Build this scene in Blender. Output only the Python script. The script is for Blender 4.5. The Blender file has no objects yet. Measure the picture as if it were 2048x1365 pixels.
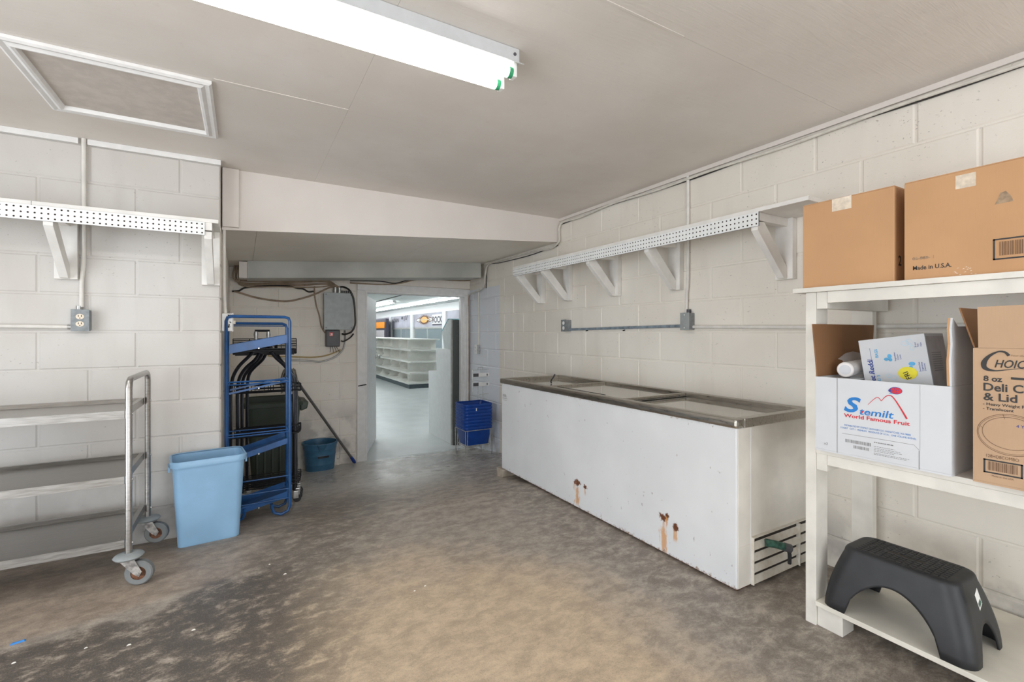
import bpy, bmesh, math, random
from mathutils import Vector, Matrix
random.seed(7)
scn = bpy.context.scene
COL = scn.collection

# ------------------------------------------------------------------ camera
IMG_W, IMG_H = 2048.0, 1365.0
FPX, HZ, CAMH = 929.0, 666.0, 1.158          # focal length (px), horizon row, lens height (m)
YAW = math.radians(30.1)
cd = bpy.data.cameras.new('camera')
cam = bpy.data.objects.new('camera', cd)
COL.objects.link(cam)
cam.location = (0, 0, CAMH)
cam.rotation_euler = (math.pi / 2, 0, -YAW)
cd.sensor_width = 36.0
cd.lens = FPX / IMG_W * 36.0
cd.shift_y = -(IMG_H / 2 - HZ) / IMG_W
cd.clip_start = 0.05
scn.camera = cam

# ------------------------------------------------------------------ world + exposure
w = bpy.data.worlds.new('world')
scn.world = w
w.use_nodes = True
w.node_tree.nodes['Background'].inputs[0].default_value = (0.90, 0.95, 1.0, 1)
w.node_tree.nodes['Background'].inputs[1].default_value = 2.45      # overcast daylight through the openings added behind the camera for fill
scn.view_settings.view_transform = 'Standard'
scn.view_settings.look = 'None'
scn.view_settings.gamma = 1.0
scn.view_settings.use_curve_mapping = False
scn.view_settings.exposure = 1.1
try:
    scn.cycles.use_denoising = True
    scn.cycles.max_bounces = 10
    scn.cycles.diffuse_bounces = 6
    scn.cycles.sample_clamp_indirect = 6.0
except Exception:
    pass
def portal(name, loc, rot, sx, sy):      # sampling aid for the two added daylight openings, gives no light of its own
    l = bpy.data.lights.new(name, 'AREA'); l.shape = 'RECTANGLE'; l.size = sx; l.size_y = sy
    try: l.cycles.is_portal = True
    except Exception: return
    o = bpy.data.objects.new(name, l); COL.objects.link(o); o.location = loc; o.rotation_euler = rot
portal('fill_opening_portal', (-2.5, .4, 1.05), (0, -math.pi/2, 0), 2.0, 3.4)
portal('fill_opening_portal', (.95, -3.25, 1.05), (math.pi/2, 0, 0), 3.1, 2.0)
TUBE_GLOW = 4.4          # storeroom fluorescent tubes
STORE_GLOW = 8.6         # shop fluorescent tubes

# ------------------------------------------------------------------ pixel -> place
_S, _C = math.sin(YAW), math.cos(YAW)
def _ray(px, py):
    u = (px - 1024) / FPX; v = (HZ - py) / FPX
    return (_S + _C * u, _C - _S * u, v)
def onX(px, py, X):
    q = _ray(px, py); t = X / q[0]; return Vector((X, q[1] * t, CAMH + q[2] * t))
def onY(px, py, Y):
    q = _ray(px, py); t = Y / q[1]; return Vector((q[0] * t, Y, CAMH + q[2] * t))
def onZ(px, py, Z):
    q = _ray(px, py); t = (Z - CAMH) / q[2]; return Vector((q[0] * t, q[1] * t, Z))

# ------------------------------------------------------------------ main measures (metres)
CEIL = 2.207
LW_Y = 3.34               # left block wall
RW_X = 2.525              # right block wall
BW_Y = 5.45               # back wall with the door
AL_X = -0.115             # alcove side wall
SF_Y = 3.48               # face of the drop in the ceiling
STORE_Z = -0.31
def fz(y):                # floor height: level, then a ramp down to the shop door
    if y < 3.0: return 0.0
    if y < BW_Y: return STORE_Z * (y - 3.0) / (BW_Y - 3.0)
    return STORE_Z
def lowc(x):              # sloping low ceiling of the alcove
    return 1.817 + (x - AL_X) * (1.995 - 1.817) / (RW_X - AL_X)

# ------------------------------------------------------------------ materials
MATS = {}
class NT:
    def __init__(self, name):
        self.m = bpy.data.materials.new(name); self.m.use_nodes = True
        self.t = self.m.node_tree; self.b = self.t.nodes['Principled BSDF']
    def n(self, typ, ins=None, **props):
        nd = self.t.nodes.new(typ)
        for k, v in props.items(): setattr(nd, k, v)
        for k, v in (ins or {}).items(): self.set(nd.inputs[k], v)
        return nd
    def set(self, sock, v):
        if isinstance(v, bpy.types.NodeSocket): self.t.links.new(v, sock)
        elif isinstance(v, tuple) and len(v) == 3 and sock.type == 'RGBA': sock.default_value = (*v, 1)
        else: sock.default_value = v
    def math(self, op, a, b=0.0, c=None, clamp=False):
        nd = self.n('ShaderNodeMath', {0: a, 1: b}, operation=op, use_clamp=clamp)
        if c is not None: self.set(nd.inputs[2], c)
        return nd.outputs[0]
    def ramp(self, v, lo, hi):
        nd = self.n('ShaderNodeMapRange', {0: v, 1: lo, 2: hi, 3: 0.0, 4: 1.0}, interpolation_type='SMOOTHSTEP')
        return nd.outputs[0]
    def mix(self, f, a, b, blend='MIX'):
        nd = self.n('ShaderNodeMix', data_type='RGBA', blend_type=blend)
        self.set(nd.inputs[0], f); self.set(nd.inputs[6], a); self.set(nd.inputs[7], b)
        return nd.outputs[2]
    def pos(self):
        return self.n('ShaderNodeNewGeometry').outputs['Position']
    def xyz(self, v):
        return self.n('ShaderNodeSeparateXYZ', {0: v}).outputs
    def noise(self, vec, scale, detail=3.0, rough=0.5, dist=0.0):
        nd = self.n('ShaderNodeTexNoise', {'Scale': scale, 'Detail': detail, 'Roughness': rough, 'Distortion': dist})
        if vec is not None: self.t.links.new(vec, nd.inputs['Vector'])
        return nd.outputs[0]
    def scalev(self, v, s):
        nd = self.n('ShaderNodeVectorMath', {0: v, 1: Vector(s)}, operation='MULTIPLY')
        return nd.outputs[0]
    def bump(self, h, strength=0.2, dist=0.002):
        nd = self.n('ShaderNodeBump', {'Height': h, 'Strength': strength, 'Distance': dist})
        self.t.links.new(nd.outputs[0], self.b.inputs['Normal'])
    def out(self, col=None, rough=None, metal=None, **kw):
        if col is not None: self.set(self.b.inputs['Base Color'], col)
        if rough is not None: self.set(self.b.inputs['Roughness'], rough)
        if metal is not None: self.set(self.b.inputs['Metallic'], metal)
        for k, v in kw.items(): self.set(self.b.inputs[k.replace('_', ' ')], v)
        MATS[self.m.name] = self.m
        return self.m

def simple(name, col, rough=0.5, metal=0.0, var=0.08, scale=18.0, bump=0.0, bscale=120.0, **kw):
    """one colour with a faint mottling"""
    t = NT(name); p = t.pos()
    nz = t.noise(p, scale, 4.0)
    dark = tuple(c * (1 - var * 1.6) for c in col); lite = tuple(min(1, c * (1 + var)) for c in col)
    c = t.mix(t.ramp(nz, 0.3, 0.7), dark, lite)
    if bump: t.bump(t.noise(p, bscale, 3.0), bump, 0.001)
    return t.out(c, rough, metal, **kw)
def glow(name, col, s):
    t = NT(name)
    return t.out((0.9, 0.9, 0.9), 0.4, 0.0, Emission_Color=col, Emission_Strength=s)

def block_paint(name, c0, c1, patch=None, speck=0.72, pink=0.0):
    t = NT(name); p = t.pos(); x = t.xyz(p)
    col = t.mix(t.ramp(t.noise(p, 1.7, 3.0), 0.35, 0.68), c0, c1)
    col = t.mix(t.math('MULTIPLY', t.ramp(t.noise(t.scalev(p, (6, 6, 1.2)), 1.5, 4.0), 0.5, 0.75), 0.22), col, tuple(k * 0.80 for k in c0))
    if patch is not None:                       # newer bluish white paint at the far end
        e = t.math('ADD', x[1], t.math('MULTIPLY', t.noise(p, 9.0), 0.03))
        a = t.math('GREATER_THAN', e, patch)
        b = t.math('LESS_THAN', x[2], 1.70)
        col = t.mix(t.math('MULTIPLY', a, b), col, (0.74, 0.76, 0.80))
    if pink:                                    # warmer old paint high on the wall
        col = t.mix(t.math('MULTIPLY', t.ramp(x[2], 1.5, 2.1), pink), col, (0.76, 0.66, 0.60))
    # bare, dirty block near the floor and grime specks in the pores
    low = t.math('MULTIPLY', t.ramp(t.math('SUBTRACT', 0.42, x[2]), 0.0, 0.35), t.ramp(t.noise(p, 5.0, 4.0), 0.42, 0.62))
    col = t.mix(t.math('MULTIPLY', low, 0.75), col, (0.40, 0.375, 0.35))
    sp = t.noise(t.scalev(p, (1, 1, 1.6)), 62.0, 2.0, 0.6)
    area = t.ramp(t.noise(p, 3.1, 3.0), 0.40, 0.66)
    sp = t.math('MULTIPLY', t.ramp(sp, speck - 0.06, speck + 0.03), area)
    col = t.mix(t.math('MULTIPLY', sp, 0.75), col, (0.26, 0.24, 0.22))
    h = t.math('SUBTRACT', t.noise(p, 75.0, 5.0, 0.65), t.math('MULTIPLY', sp, 0.6))
    t.bump(h, 0.35, 0.0018)
    return t.out(col, 0.62)
block_paint('paint_left', (0.575, 0.545, 0.51), (0.63, 0.61, 0.585))
block_paint('paint_right', (0.765, 0.715, 0.64), (0.825, 0.785, 0.715), patch=4.66)
block_paint('paint_back', (0.80, 0.745, 0.67), (0.86, 0.81, 0.74))
simple('mortar', (0.74, 0.71, 0.66), 0.8, var=0.05, bump=0.2)

def floor_mat():
    t = NT('concrete_floor'); p = t.pos(); x = t.xyz(p)
    n1 = t.noise(p, 2.1, 7.0, 0.66, 0.15)
    n2 = t.noise(t.scalev(p, (1.0, 1.5, 1)), 10.0, 9.0, 0.78, 0.2)
    n3 = t.noise(p, 70.0, 5.0, 0.75)
    tan = t.mix(t.ramp(n2, 0.34, 0.66), (0.43, 0.335, 0.24), (0.66, 0.52, 0.365))
    grey = t.mix(t.ramp(n2, 0.34, 0.66), (0.255, 0.218, 0.184), (0.46, 0.405, 0.345))
    dark = t.mix(t.ramp(n2, 0.46, 0.68), (0.082, 0.071, 0.062), (0.27, 0.217, 0.162))
    # worn tan patch in the middle of the room
    dx = t.math('SUBTRACT', x[0], 0.62); dy = t.math('SUBTRACT', x[1], 1.30)
    d = t.math('SQRT', t.math('ADD', t.math('MULTIPLY', dx, dx), t.math('MULTIPLY', t.math('MULTIPLY', dy, dy), 0.55)))
    d = t.math('ADD', d, t.math('MULTIPLY', t.math('SUBTRACT', n1, 0.5), 1.1))
    tanm = t.math('SUBTRACT', 1.0, t.ramp(d, 0.45, 1.05))
    col = t.mix(tanm, grey, tan)
    # black traffic grime: a band parallel to the left wall that turns towards the door
    yb = t.math('ADD', x[1], t.math('MULTIPLY', x[0], -0.20))
    yb = t.math('ADD', yb, t.math('MULTIPLY', t.math('SUBTRACT', n1, 0.5), 0.9))
    b1 = t.math('MULTIPLY', t.ramp(yb, 1.35, 1.75), t.math('SUBTRACT', 1.0, t.ramp(yb, 2.44, 2.56)))
    b1 = t.math('MULTIPLY', b1, t.math('SUBTRACT', 1.0, t.ramp(x[0], 0.0, 0.6)))
    xd = t.math('ABSOLUTE', t.math('SUBTRACT', x[0], t.math('ADD', 0.25, t.math('MULTIPLY', t.math('SUBTRACT', x[1], 2.4), 0.30))))
    xd = t.math('ADD', xd, t.math('MULTIPLY', t.math('SUBTRACT', n1, 0.5), 0.8))
    b2 = t.math('MULTIPLY', t.math('SUBTRACT', 1.0, t.ramp(xd, 0.10, 0.42)), t.math('MULTIPLY', t.ramp(x[1], 2.0, 2.6), t.math('SUBTRACT', 1.0, t.ramp(x[1], 3.3, 4.2))))
    # paler bare concrete on the ramp down to the shop
    rp_ = t.ramp(t.math('ADD', x[1], t.math('MULTIPLY', t.math('SUBTRACT', n1, 0.5), 0.9)), 3.2, 4.3)
    col = t.mix(t.math('MULTIPLY', rp_, 0.9), col, t.mix(t.ramp(n2, 0.34, 0.66), (0.46, 0.44, 0.415), (0.70, 0.68, 0.65)))
    gr = t.math('MULTIPLY', t.math('MAXIMUM', b1, t.math('MULTIPLY', b2, 0.6)), t.ramp(n2, 0.74, 0.50))
    col = t.mix(t.math('MULTIPLY', gr, 0.92), col, dark)
    # right-hand strip by the freezer and shelf is dirtier too
    rs = t.math('MULTIPLY', t.ramp(t.math('ADD', x[0], t.math('MULTIPLY', n1, 0.5)), 1.65, 2.05), 0.6)
    col = t.mix(t.math('MULTIPLY', rs, t.ramp(n2, 0.65, 0.4)), col, (0.16, 0.138, 0.12))
    # swept, browner apron under the cart
    ap = t.math('MULTIPLY', t.ramp(t.math('ADD', x[1], t.math('MULTIPLY', x[0], -0.20)), 2.52, 2.62), t.math('SUBTRACT', 1.0, t.ramp(x[0], -0.2, 0.15)))
    col = t.mix(t.math('MULTIPLY', ap, 0.7), col, t.mix(t.ramp(n2, 0.35, 0.7), (0.24, 0.186, 0.143), (0.43, 0.33, 0.25)))
    # worn pale shop paint creeping over the threshold
    th = t.ramp(t.math('ADD', x[1], t.math('MULTIPLY', t.math('SUBTRACT', n2, 0.5), 0.25)), 5.28, 5.36)
    inx = t.math('MULTIPLY', t.ramp(x[0], 1.16, 1.2), 1.0)
    col = t.mix(t.math('MULTIPLY', th, inx), col, (0.60, 0.63, 0.62))
    # scratches, dried drips, grit
    n4 = t.noise(p, 210.0, 3.0, 0.7)
    col = t.mix(t.math('MULTIPLY', t.ramp(n4, 0.52, 0.68), 0.30), col, (0.06, 0.052, 0.045))
    col = t.mix(t.math('MULTIPLY', t.ramp(n4, 0.46, 0.34), 0.22), col, (0.62, 0.53, 0.42))
    sc = t.noise(t.scalev(p, (4.0, 30.0, 1)), 2.4, 4.0, 0.6, 0.9)
    col = t.mix(t.math('MULTIPLY', t.ramp(sc, 0.64, 0.72), 0.22), col, (0.48, 0.42, 0.34))
    col = t.mix(t.math('MULTIPLY', t.ramp(n3, 0.66, 0.74), 0.35), col, (0.50, 0.44, 0.37))
    col = t.mix(t.math('MULTIPLY', t.ramp(n3, 0.36, 0.28), 0.45), col, (0.05, 0.045, 0.04))
    rough = t.n('ShaderNodeMapRange', {0: n1, 1: 0.3, 2: 0.7, 3: 0.42, 4: 0.68}).outputs[0]
    rough = t.math('SUBTRACT', rough, t.math('MULTIPLY', rp_, 0.26))
    t.bump(t.math('ADD', n3, t.math('MULTIPLY', n2, 1.4)), 0.16, 0.003)
    return t.out(col, rough)
floor_mat()

def ceiling_mat(name, c0, c1):
    t = NT(name); p = t.pos()
    n = t.noise(p, 1.6, 4.0, 0.6)
    col = t.mix(t.ramp(n, 0.35, 0.7), c0, c1)
    strokes = t.noise(t.scalev(p, (3.0, 34.0, 1)), 2.0, 4.0, 0.55, 0.8)
    t.bump(strokes, 0.30, 0.003)
    col = t.mix(t.math('MULTIPLY', t.ramp(t.noise(p, 24.0, 3.0), 0.62, 0.78), 0.12), col, (0.45, 0.40, 0.35))
    return t.out(col, 0.55)
ceiling_mat('ceiling_paint', (0.70, 0.655, 0.605), (0.76, 0.72, 0.675))
ceiling_mat('low_ceiling_paint', (0.80, 0.755, 0.68), (0.86, 0.82, 0.75))
simple('hatch_board', (0.60, 0.55, 0.50), 0.7, var=0.05, scale=22, bump=0.4)
simple('white_trim', (0.80, 0.79, 0.78), 0.45, var=0.03, bump=0.1)
simple('cream_trim', (0.72, 0.67, 0.625), 0.5, var=0.015, scale=5, bump=0.12)
simple('shelf_white', (0.80, 0.78, 0.745), 0.5, var=0.05, scale=9, bump=0.15)
simple('pegboard', (0.82, 0.835, 0.83), 0.42, var=0.02)
simple('unit_white', (0.74, 0.71, 0.65), 0.5, var=0.07, scale=7, bump=0.2)
simple('unit_shelf', (0.76, 0.725, 0.64), 0.5, var=0.09, scale=5, bump=0.2)
simple('conduit_paint', (0.73, 0.705, 0.66), 0.45, var=0.05)
simple('conduit_blue', (0.27, 0.335, 0.40), 0.4, 0.3, var=0.22, scale=25)
simple('box_grey', (0.245, 0.265, 0.275), 0.45, 0.2, var=0.12, scale=35)
simple('box_edge', (0.55, 0.55, 0.53), 0.4, 0.3)
simple('panel_grey', (0.33, 0.355, 0.355), 0.42, 0.1, var=0.05)
simple('beam_grey', (0.46, 0.465, 0.43), 0.45, var=0.10, scale=2.2)
simple('outlet_ivory', (0.82, 0.72, 0.58), 0.4, var=0.03)
simple('outlet_white', (0.85, 0.85, 0.83), 0.4, var=0.03)
simple('slot_dark', (0.035, 0.028, 0.022), 0.7)
simple('dark_grey', (0.085, 0.083, 0.09), 0.45)
simple('black_plastic', (0.022, 0.023, 0.026), 0.5, var=0.1)
simple('black_wire', (0.014, 0.014, 0.017), 0.35, 0.2)
simple('black_tube', (0.03, 0.032, 0.042), 0.22, 0.6)
simple('cable_tan', (0.36, 0.27, 0.19), 0.55, var=0.15)
simple('cable_yellow', (0.45, 0.33, 0.13), 0.55)
simple('cable_white', (0.66, 0.63, 0.57), 0.5)
simple('cable_black', (0.03, 0.027, 0.025), 0.5)
simple('cable_grey', (0.33, 0.32, 0.30), 0.4, 0.3)
simple('galvanised', (0.52, 0.52, 0.51), 0.35, 0.8, var=0.15, scale=40)
simple('red_sticker', (0.75, 0.10, 0.10), 0.5)
simple('bin_blue', (0.265, 0.46, 0.67), 0.38, var=0.05, scale=5)
simple('rack_blue', (0.013, 0.082, 0.25), 0.32, var=0.15, scale=12)
simple('bin_green', (0.045, 0.06, 0.045), 0.5, var=0.08, scale=6)
simple('bucket_blue', (0.05, 0.15, 0.26), 0.4, var=0.08)
simple('tip_blue', (0.01, 0.05, 0.32), 0.4)
simple('basket_blue', (0.006, 0.06, 0.33), 0.33, var=0.08)
simple('mop_yarn', (0.30, 0.27, 0.23), 0.9, var=0.3, scale=40)
simple('mop_pole', (0.20, 0.19, 0.185), 0.3, 0.6)
simple('caster_grey', (0.30, 0.325, 0.33), 0.55, var=0.06)
simple('tyre_grey', (0.185, 0.195, 0.195), 0.65, var=0.06)
simple('rusty_hub', (0.17, 0.075, 0.04), 0.7, 0.3, var=0.4, scale=60)
simple('fork_metal', (0.42, 0.40, 0.38), 0.45, 0.6, var=0.3, scale=50)
simple('chip_blue', (0.02, 0.22, 0.62), 0.4)
simple('litter_white', (0.8, 0.77, 0.7), 0.7)
simple('wood_shim', (0.42, 0.36, 0.29), 0.8, var=0.2)

def steel(name, col, rough, sc=(1, 1, 1), var=0.12):
    t = NT(name); p = t.pos()
    n = t.noise(t.scalev(p, sc), 20.0, 4.0)
    c = t.mix(t.ramp(n, 0.3, 0.7), tuple(k * (1 - var) for k in col), tuple(min(1, k * (1 + var)) for k in col))
    r = t.n('ShaderNodeMapRange', {0: n, 1: 0.3, 2: 0.7, 3: rough * 0.8, 4: rough * 1.25}).outputs[0]
    return t.out(c, r, 1.0)
steel('cart_steel', (0.46, 0.445, 0.425), 0.34, (1, 6, 6))
steel('cart_tray', (0.47, 0.455, 0.435), 0.36, (0.6, 14, 14))
steel('rim_steel', (0.42, 0.39, 0.345), 0.33, (6, 0.8, 6))
simple('lid_glass', (0.50, 0.48, 0.44), 0.06, 0.55, var=0.04)
simple('enamel_beige', (0.74, 0.70, 0.635), 0.4, var=0.06, scale=6)  # beige tone for the near end, warmer than the front
simple('hardboard_hole_shade', (0.045, 0.030, 0.020), 0.8)  # bare board brown, darkened to stand in for shade inside the peg holes

def freezer_enamel():
    t = NT('freezer_enamel'); p = t.pos(); x = t.xyz(p)
    col = t.mix(t.ramp(t.noise(p, 3.0, 4.0), 0.35, 0.7), (0.68, 0.69, 0.705), (0.735, 0.745, 0.76))
    n = t.noise(t.scalev(p, (14, 14, 2.2)), 4.0, 5.0, 0.7, 0.5)
    nb = t.noise(p, 60.0, 4.0, 0.7)
    tot = None
    def spot(yc, zc, ry, rz, zlow):
        # a corroded blotch with a run of rust down from it
        dy = t.math('DIVIDE', t.math('SUBTRACT', x[1], yc), ry)
        dz = t.math('DIVIDE', t.math('SUBTRACT', x[2], zc), rz)
        r = t.math('SQRT', t.math('ADD', t.math('MULTIPLY', dy, dy), t.math('MULTIPLY', dz, dz)))
        blot = t.math('SUBTRACT', 1.0, t.ramp(t.math('ADD', r, t.math('MULTIPLY', t.math('SUBTRACT', nb, 0.5), 2.6)), 0.45, 1.0))
        run = t.math('SUBTRACT', 1.0, t.ramp(t.math('ADD', t.math('ABSOLUTE', dy), t.math('MULTIPLY', t.math('SUBTRACT', n, 0.5), 4.5)), 0.05, 0.55))
        run = t.math('MULTIPLY', run, t.math('MULTIPLY', t.ramp(x[2], zlow, zlow + 0.03), t.math('LESS_THAN', x[2], zc)))
        return blot, run
    front = t.math('LESS_THAN', x[0], 1.905)
    for (px, py, ry, rz, pl) in ((1154, 966, .042, .026, 1014), (1170, 975, .024, .017, 994), (1327, 1035, .036, .024, 1110), (1351, 1056, .022, .024, 1088), (1333, 1031, .02, .012, 1060)):
        q = onX(px, py, 1.895); zl = onX(px, pl, 1.895).z
        b, r = spot(q.y, q.z, ry, rz, zl)
        col = t.mix(t.math('MULTIPLY', t.math('MULTIPLY', r, front), 0.8), col, (0.62, 0.29, 0.08))
        col = t.mix(t.math('MULTIPLY', b, front), col, (0.14, 0.045, 0.018))
    # rust creeping along the bottom edge and under the rim
    e = t.math('ADD', x[2], t.math('MULTIPLY', t.math('SUBTRACT', nb, 0.5), 0.10))
    eb = t.math('SUBTRACT', 1.0, t.ramp(e, 0.004, 0.026))
    col = t.mix(t.math('MULTIPLY', eb, 0.85), col, (0.20, 0.10, 0.05))
    et = t.math('MULTIPLY', t.ramp(e, 0.728, 0.75), 0.55)
    col = t.mix(et, col, (0.33, 0.22, 0.13))
    sp = t.noise(t.scalev(p, (1, 1, 0.7)), 34.0, 2.0, 0.6)
    col = t.mix(t.math('MULTIPLY', t.ramp(sp, 0.70, 0.76), 0.6), col, (0.34, 0.31, 0.29))
    return t.out(col, 0.34)
freezer_enamel()
def rusty_white():
    t = NT('louvre_white'); p = t.pos()
    col = t.mix(t.ramp(t.noise(p, 30.0, 4.0), 0.4, 0.75), (0.68, 0.64, 0.57), (0.60, 0.54, 0.44))
    col = t.mix(t.math('MULTIPLY', t.ramp(t.noise(p, 11.0, 5.0, 0.7), 0.62, 0.72), 0.8), col, (0.42, 0.20, 0.07))
    return t.out(col, 0.5)
rusty_white()

def cardboard(name, col):
    t = NT(name); p = t.pos()
    fl = t.noise(t.scalev(p, (1, 240, 6)), 3.0, 2.0)
    c = t.mix(t.ramp(t.noise(p, 6.0, 3.0), 0.3, 0.7), tuple(k * 0.93 for k in col), col)
    c = t.mix(t.math('MULTIPLY', t.ramp(fl, 0.4, 0.7), 0.10), c, tuple(k * 0.75 for k in col))
    t.bump(fl, 0.08, 0.001)
    return t.out(c, 0.75)
cardboard('cardboard', (0.56, 0.315, 0.155))
cardboard('cardboard_pale', (0.52, 0.345, 0.215))
cardboard('cardboard_inner', (0.26, 0.125, 0.052))
simple('carton_white', (0.63, 0.645, 0.67), 0.5, var=0.02, scale=4)
simple('carton_side', (0.52, 0.49, 0.50), 0.5, var=0.08, scale=20)
simple('print_black', (0.03, 0.028, 0.027), 0.6)
simple('print_brown', (0.16, 0.085, 0.045), 0.7)
simple('print_grey', (0.27, 0.265, 0.265), 0.6)
simple('print_blue', (0.01, 0.19, 0.56), 0.5)
simple('print_navy', (0.012, 0.045, 0.32), 0.5)
simple('print_sky', (0.10, 0.43, 0.75), 0.5)
simple('print_pale', (0.45, 0.70, 0.85), 0.5)
simple('print_red', (0.60, 0.015, 0.03), 0.5)
simple('sticker_yellow', (0.88, 0.76, 0.02), 0.45)
simple('tape_clear', (0.70, 0.60, 0.48), 0.12, var=0.10, scale=60)
simple('smudge', (0.36, 0.255, 0.165), 0.8, var=0.2, scale=60)
t_ = NT('plastic_film'); t_.out((0.85, 0.86, 0.88), 0.12, 0.0, Alpha=0.28)
simple('roll_white', (0.80, 0.77, 0.76), 0.45, var=0.03)
simple('valve_green', (0.045, 0.12, 0.09), 0.45, 0.2, var=0.3, scale=60)
# shop
simple('shop_floor', (0.60, 0.63, 0.625), 0.36, var=0.04, scale=4)
simple('shop_white', (0.82, 0.835, 0.835), 0.45, var=0.02)
simple('shop_ceiling', (0.62, 0.66, 0.655), 0.6, var=0.03)
simple('gondola_cream', (0.80, 0.795, 0.75), 0.4, var=0.02)
simple('kick_dark', (0.075, 0.095, 0.11), 0.4)
simple('lilac', (0.46, 0.46, 0.53), 0.5, var=0.10, scale=1.5)
simple('sign_dark', (0.07, 0.065, 0.09), 0.5)
simple('orange', (0.85, 0.30, 0.02), 0.45, var=0.1)
simple('sun_gold', (0.90, 0.50, 0.13), 0.45)
simple('sun_brown', (0.16, 0.06, 0.02), 0.5)
simple('tan_post', (0.62, 0.50, 0.33), 0.5)
simple('teal_glass', (0.26, 0.50, 0.56), 0.15)
simple('granite_dark', (0.115, 0.13, 0.125), 0.45, var=0.5, scale=160)
t_ = NT('window_glass'); t_.out((0.55, 0.66, 0.70), 0.03, 0.0, Transmission_Weight=0.0, Alpha=0.35)
glow('tube_light', (1.0, 0.985, 0.95), TUBE_GLOW)
glow('shop_tube', (0.95, 0.985, 1.0), STORE_GLOW)
simple('tube_cap', (0.03, 0.30, 0.13), 0.4)
simple('lamp_metal', (0.62, 0.635, 0.645), 0.4, 0.1, var=0.03)

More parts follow.
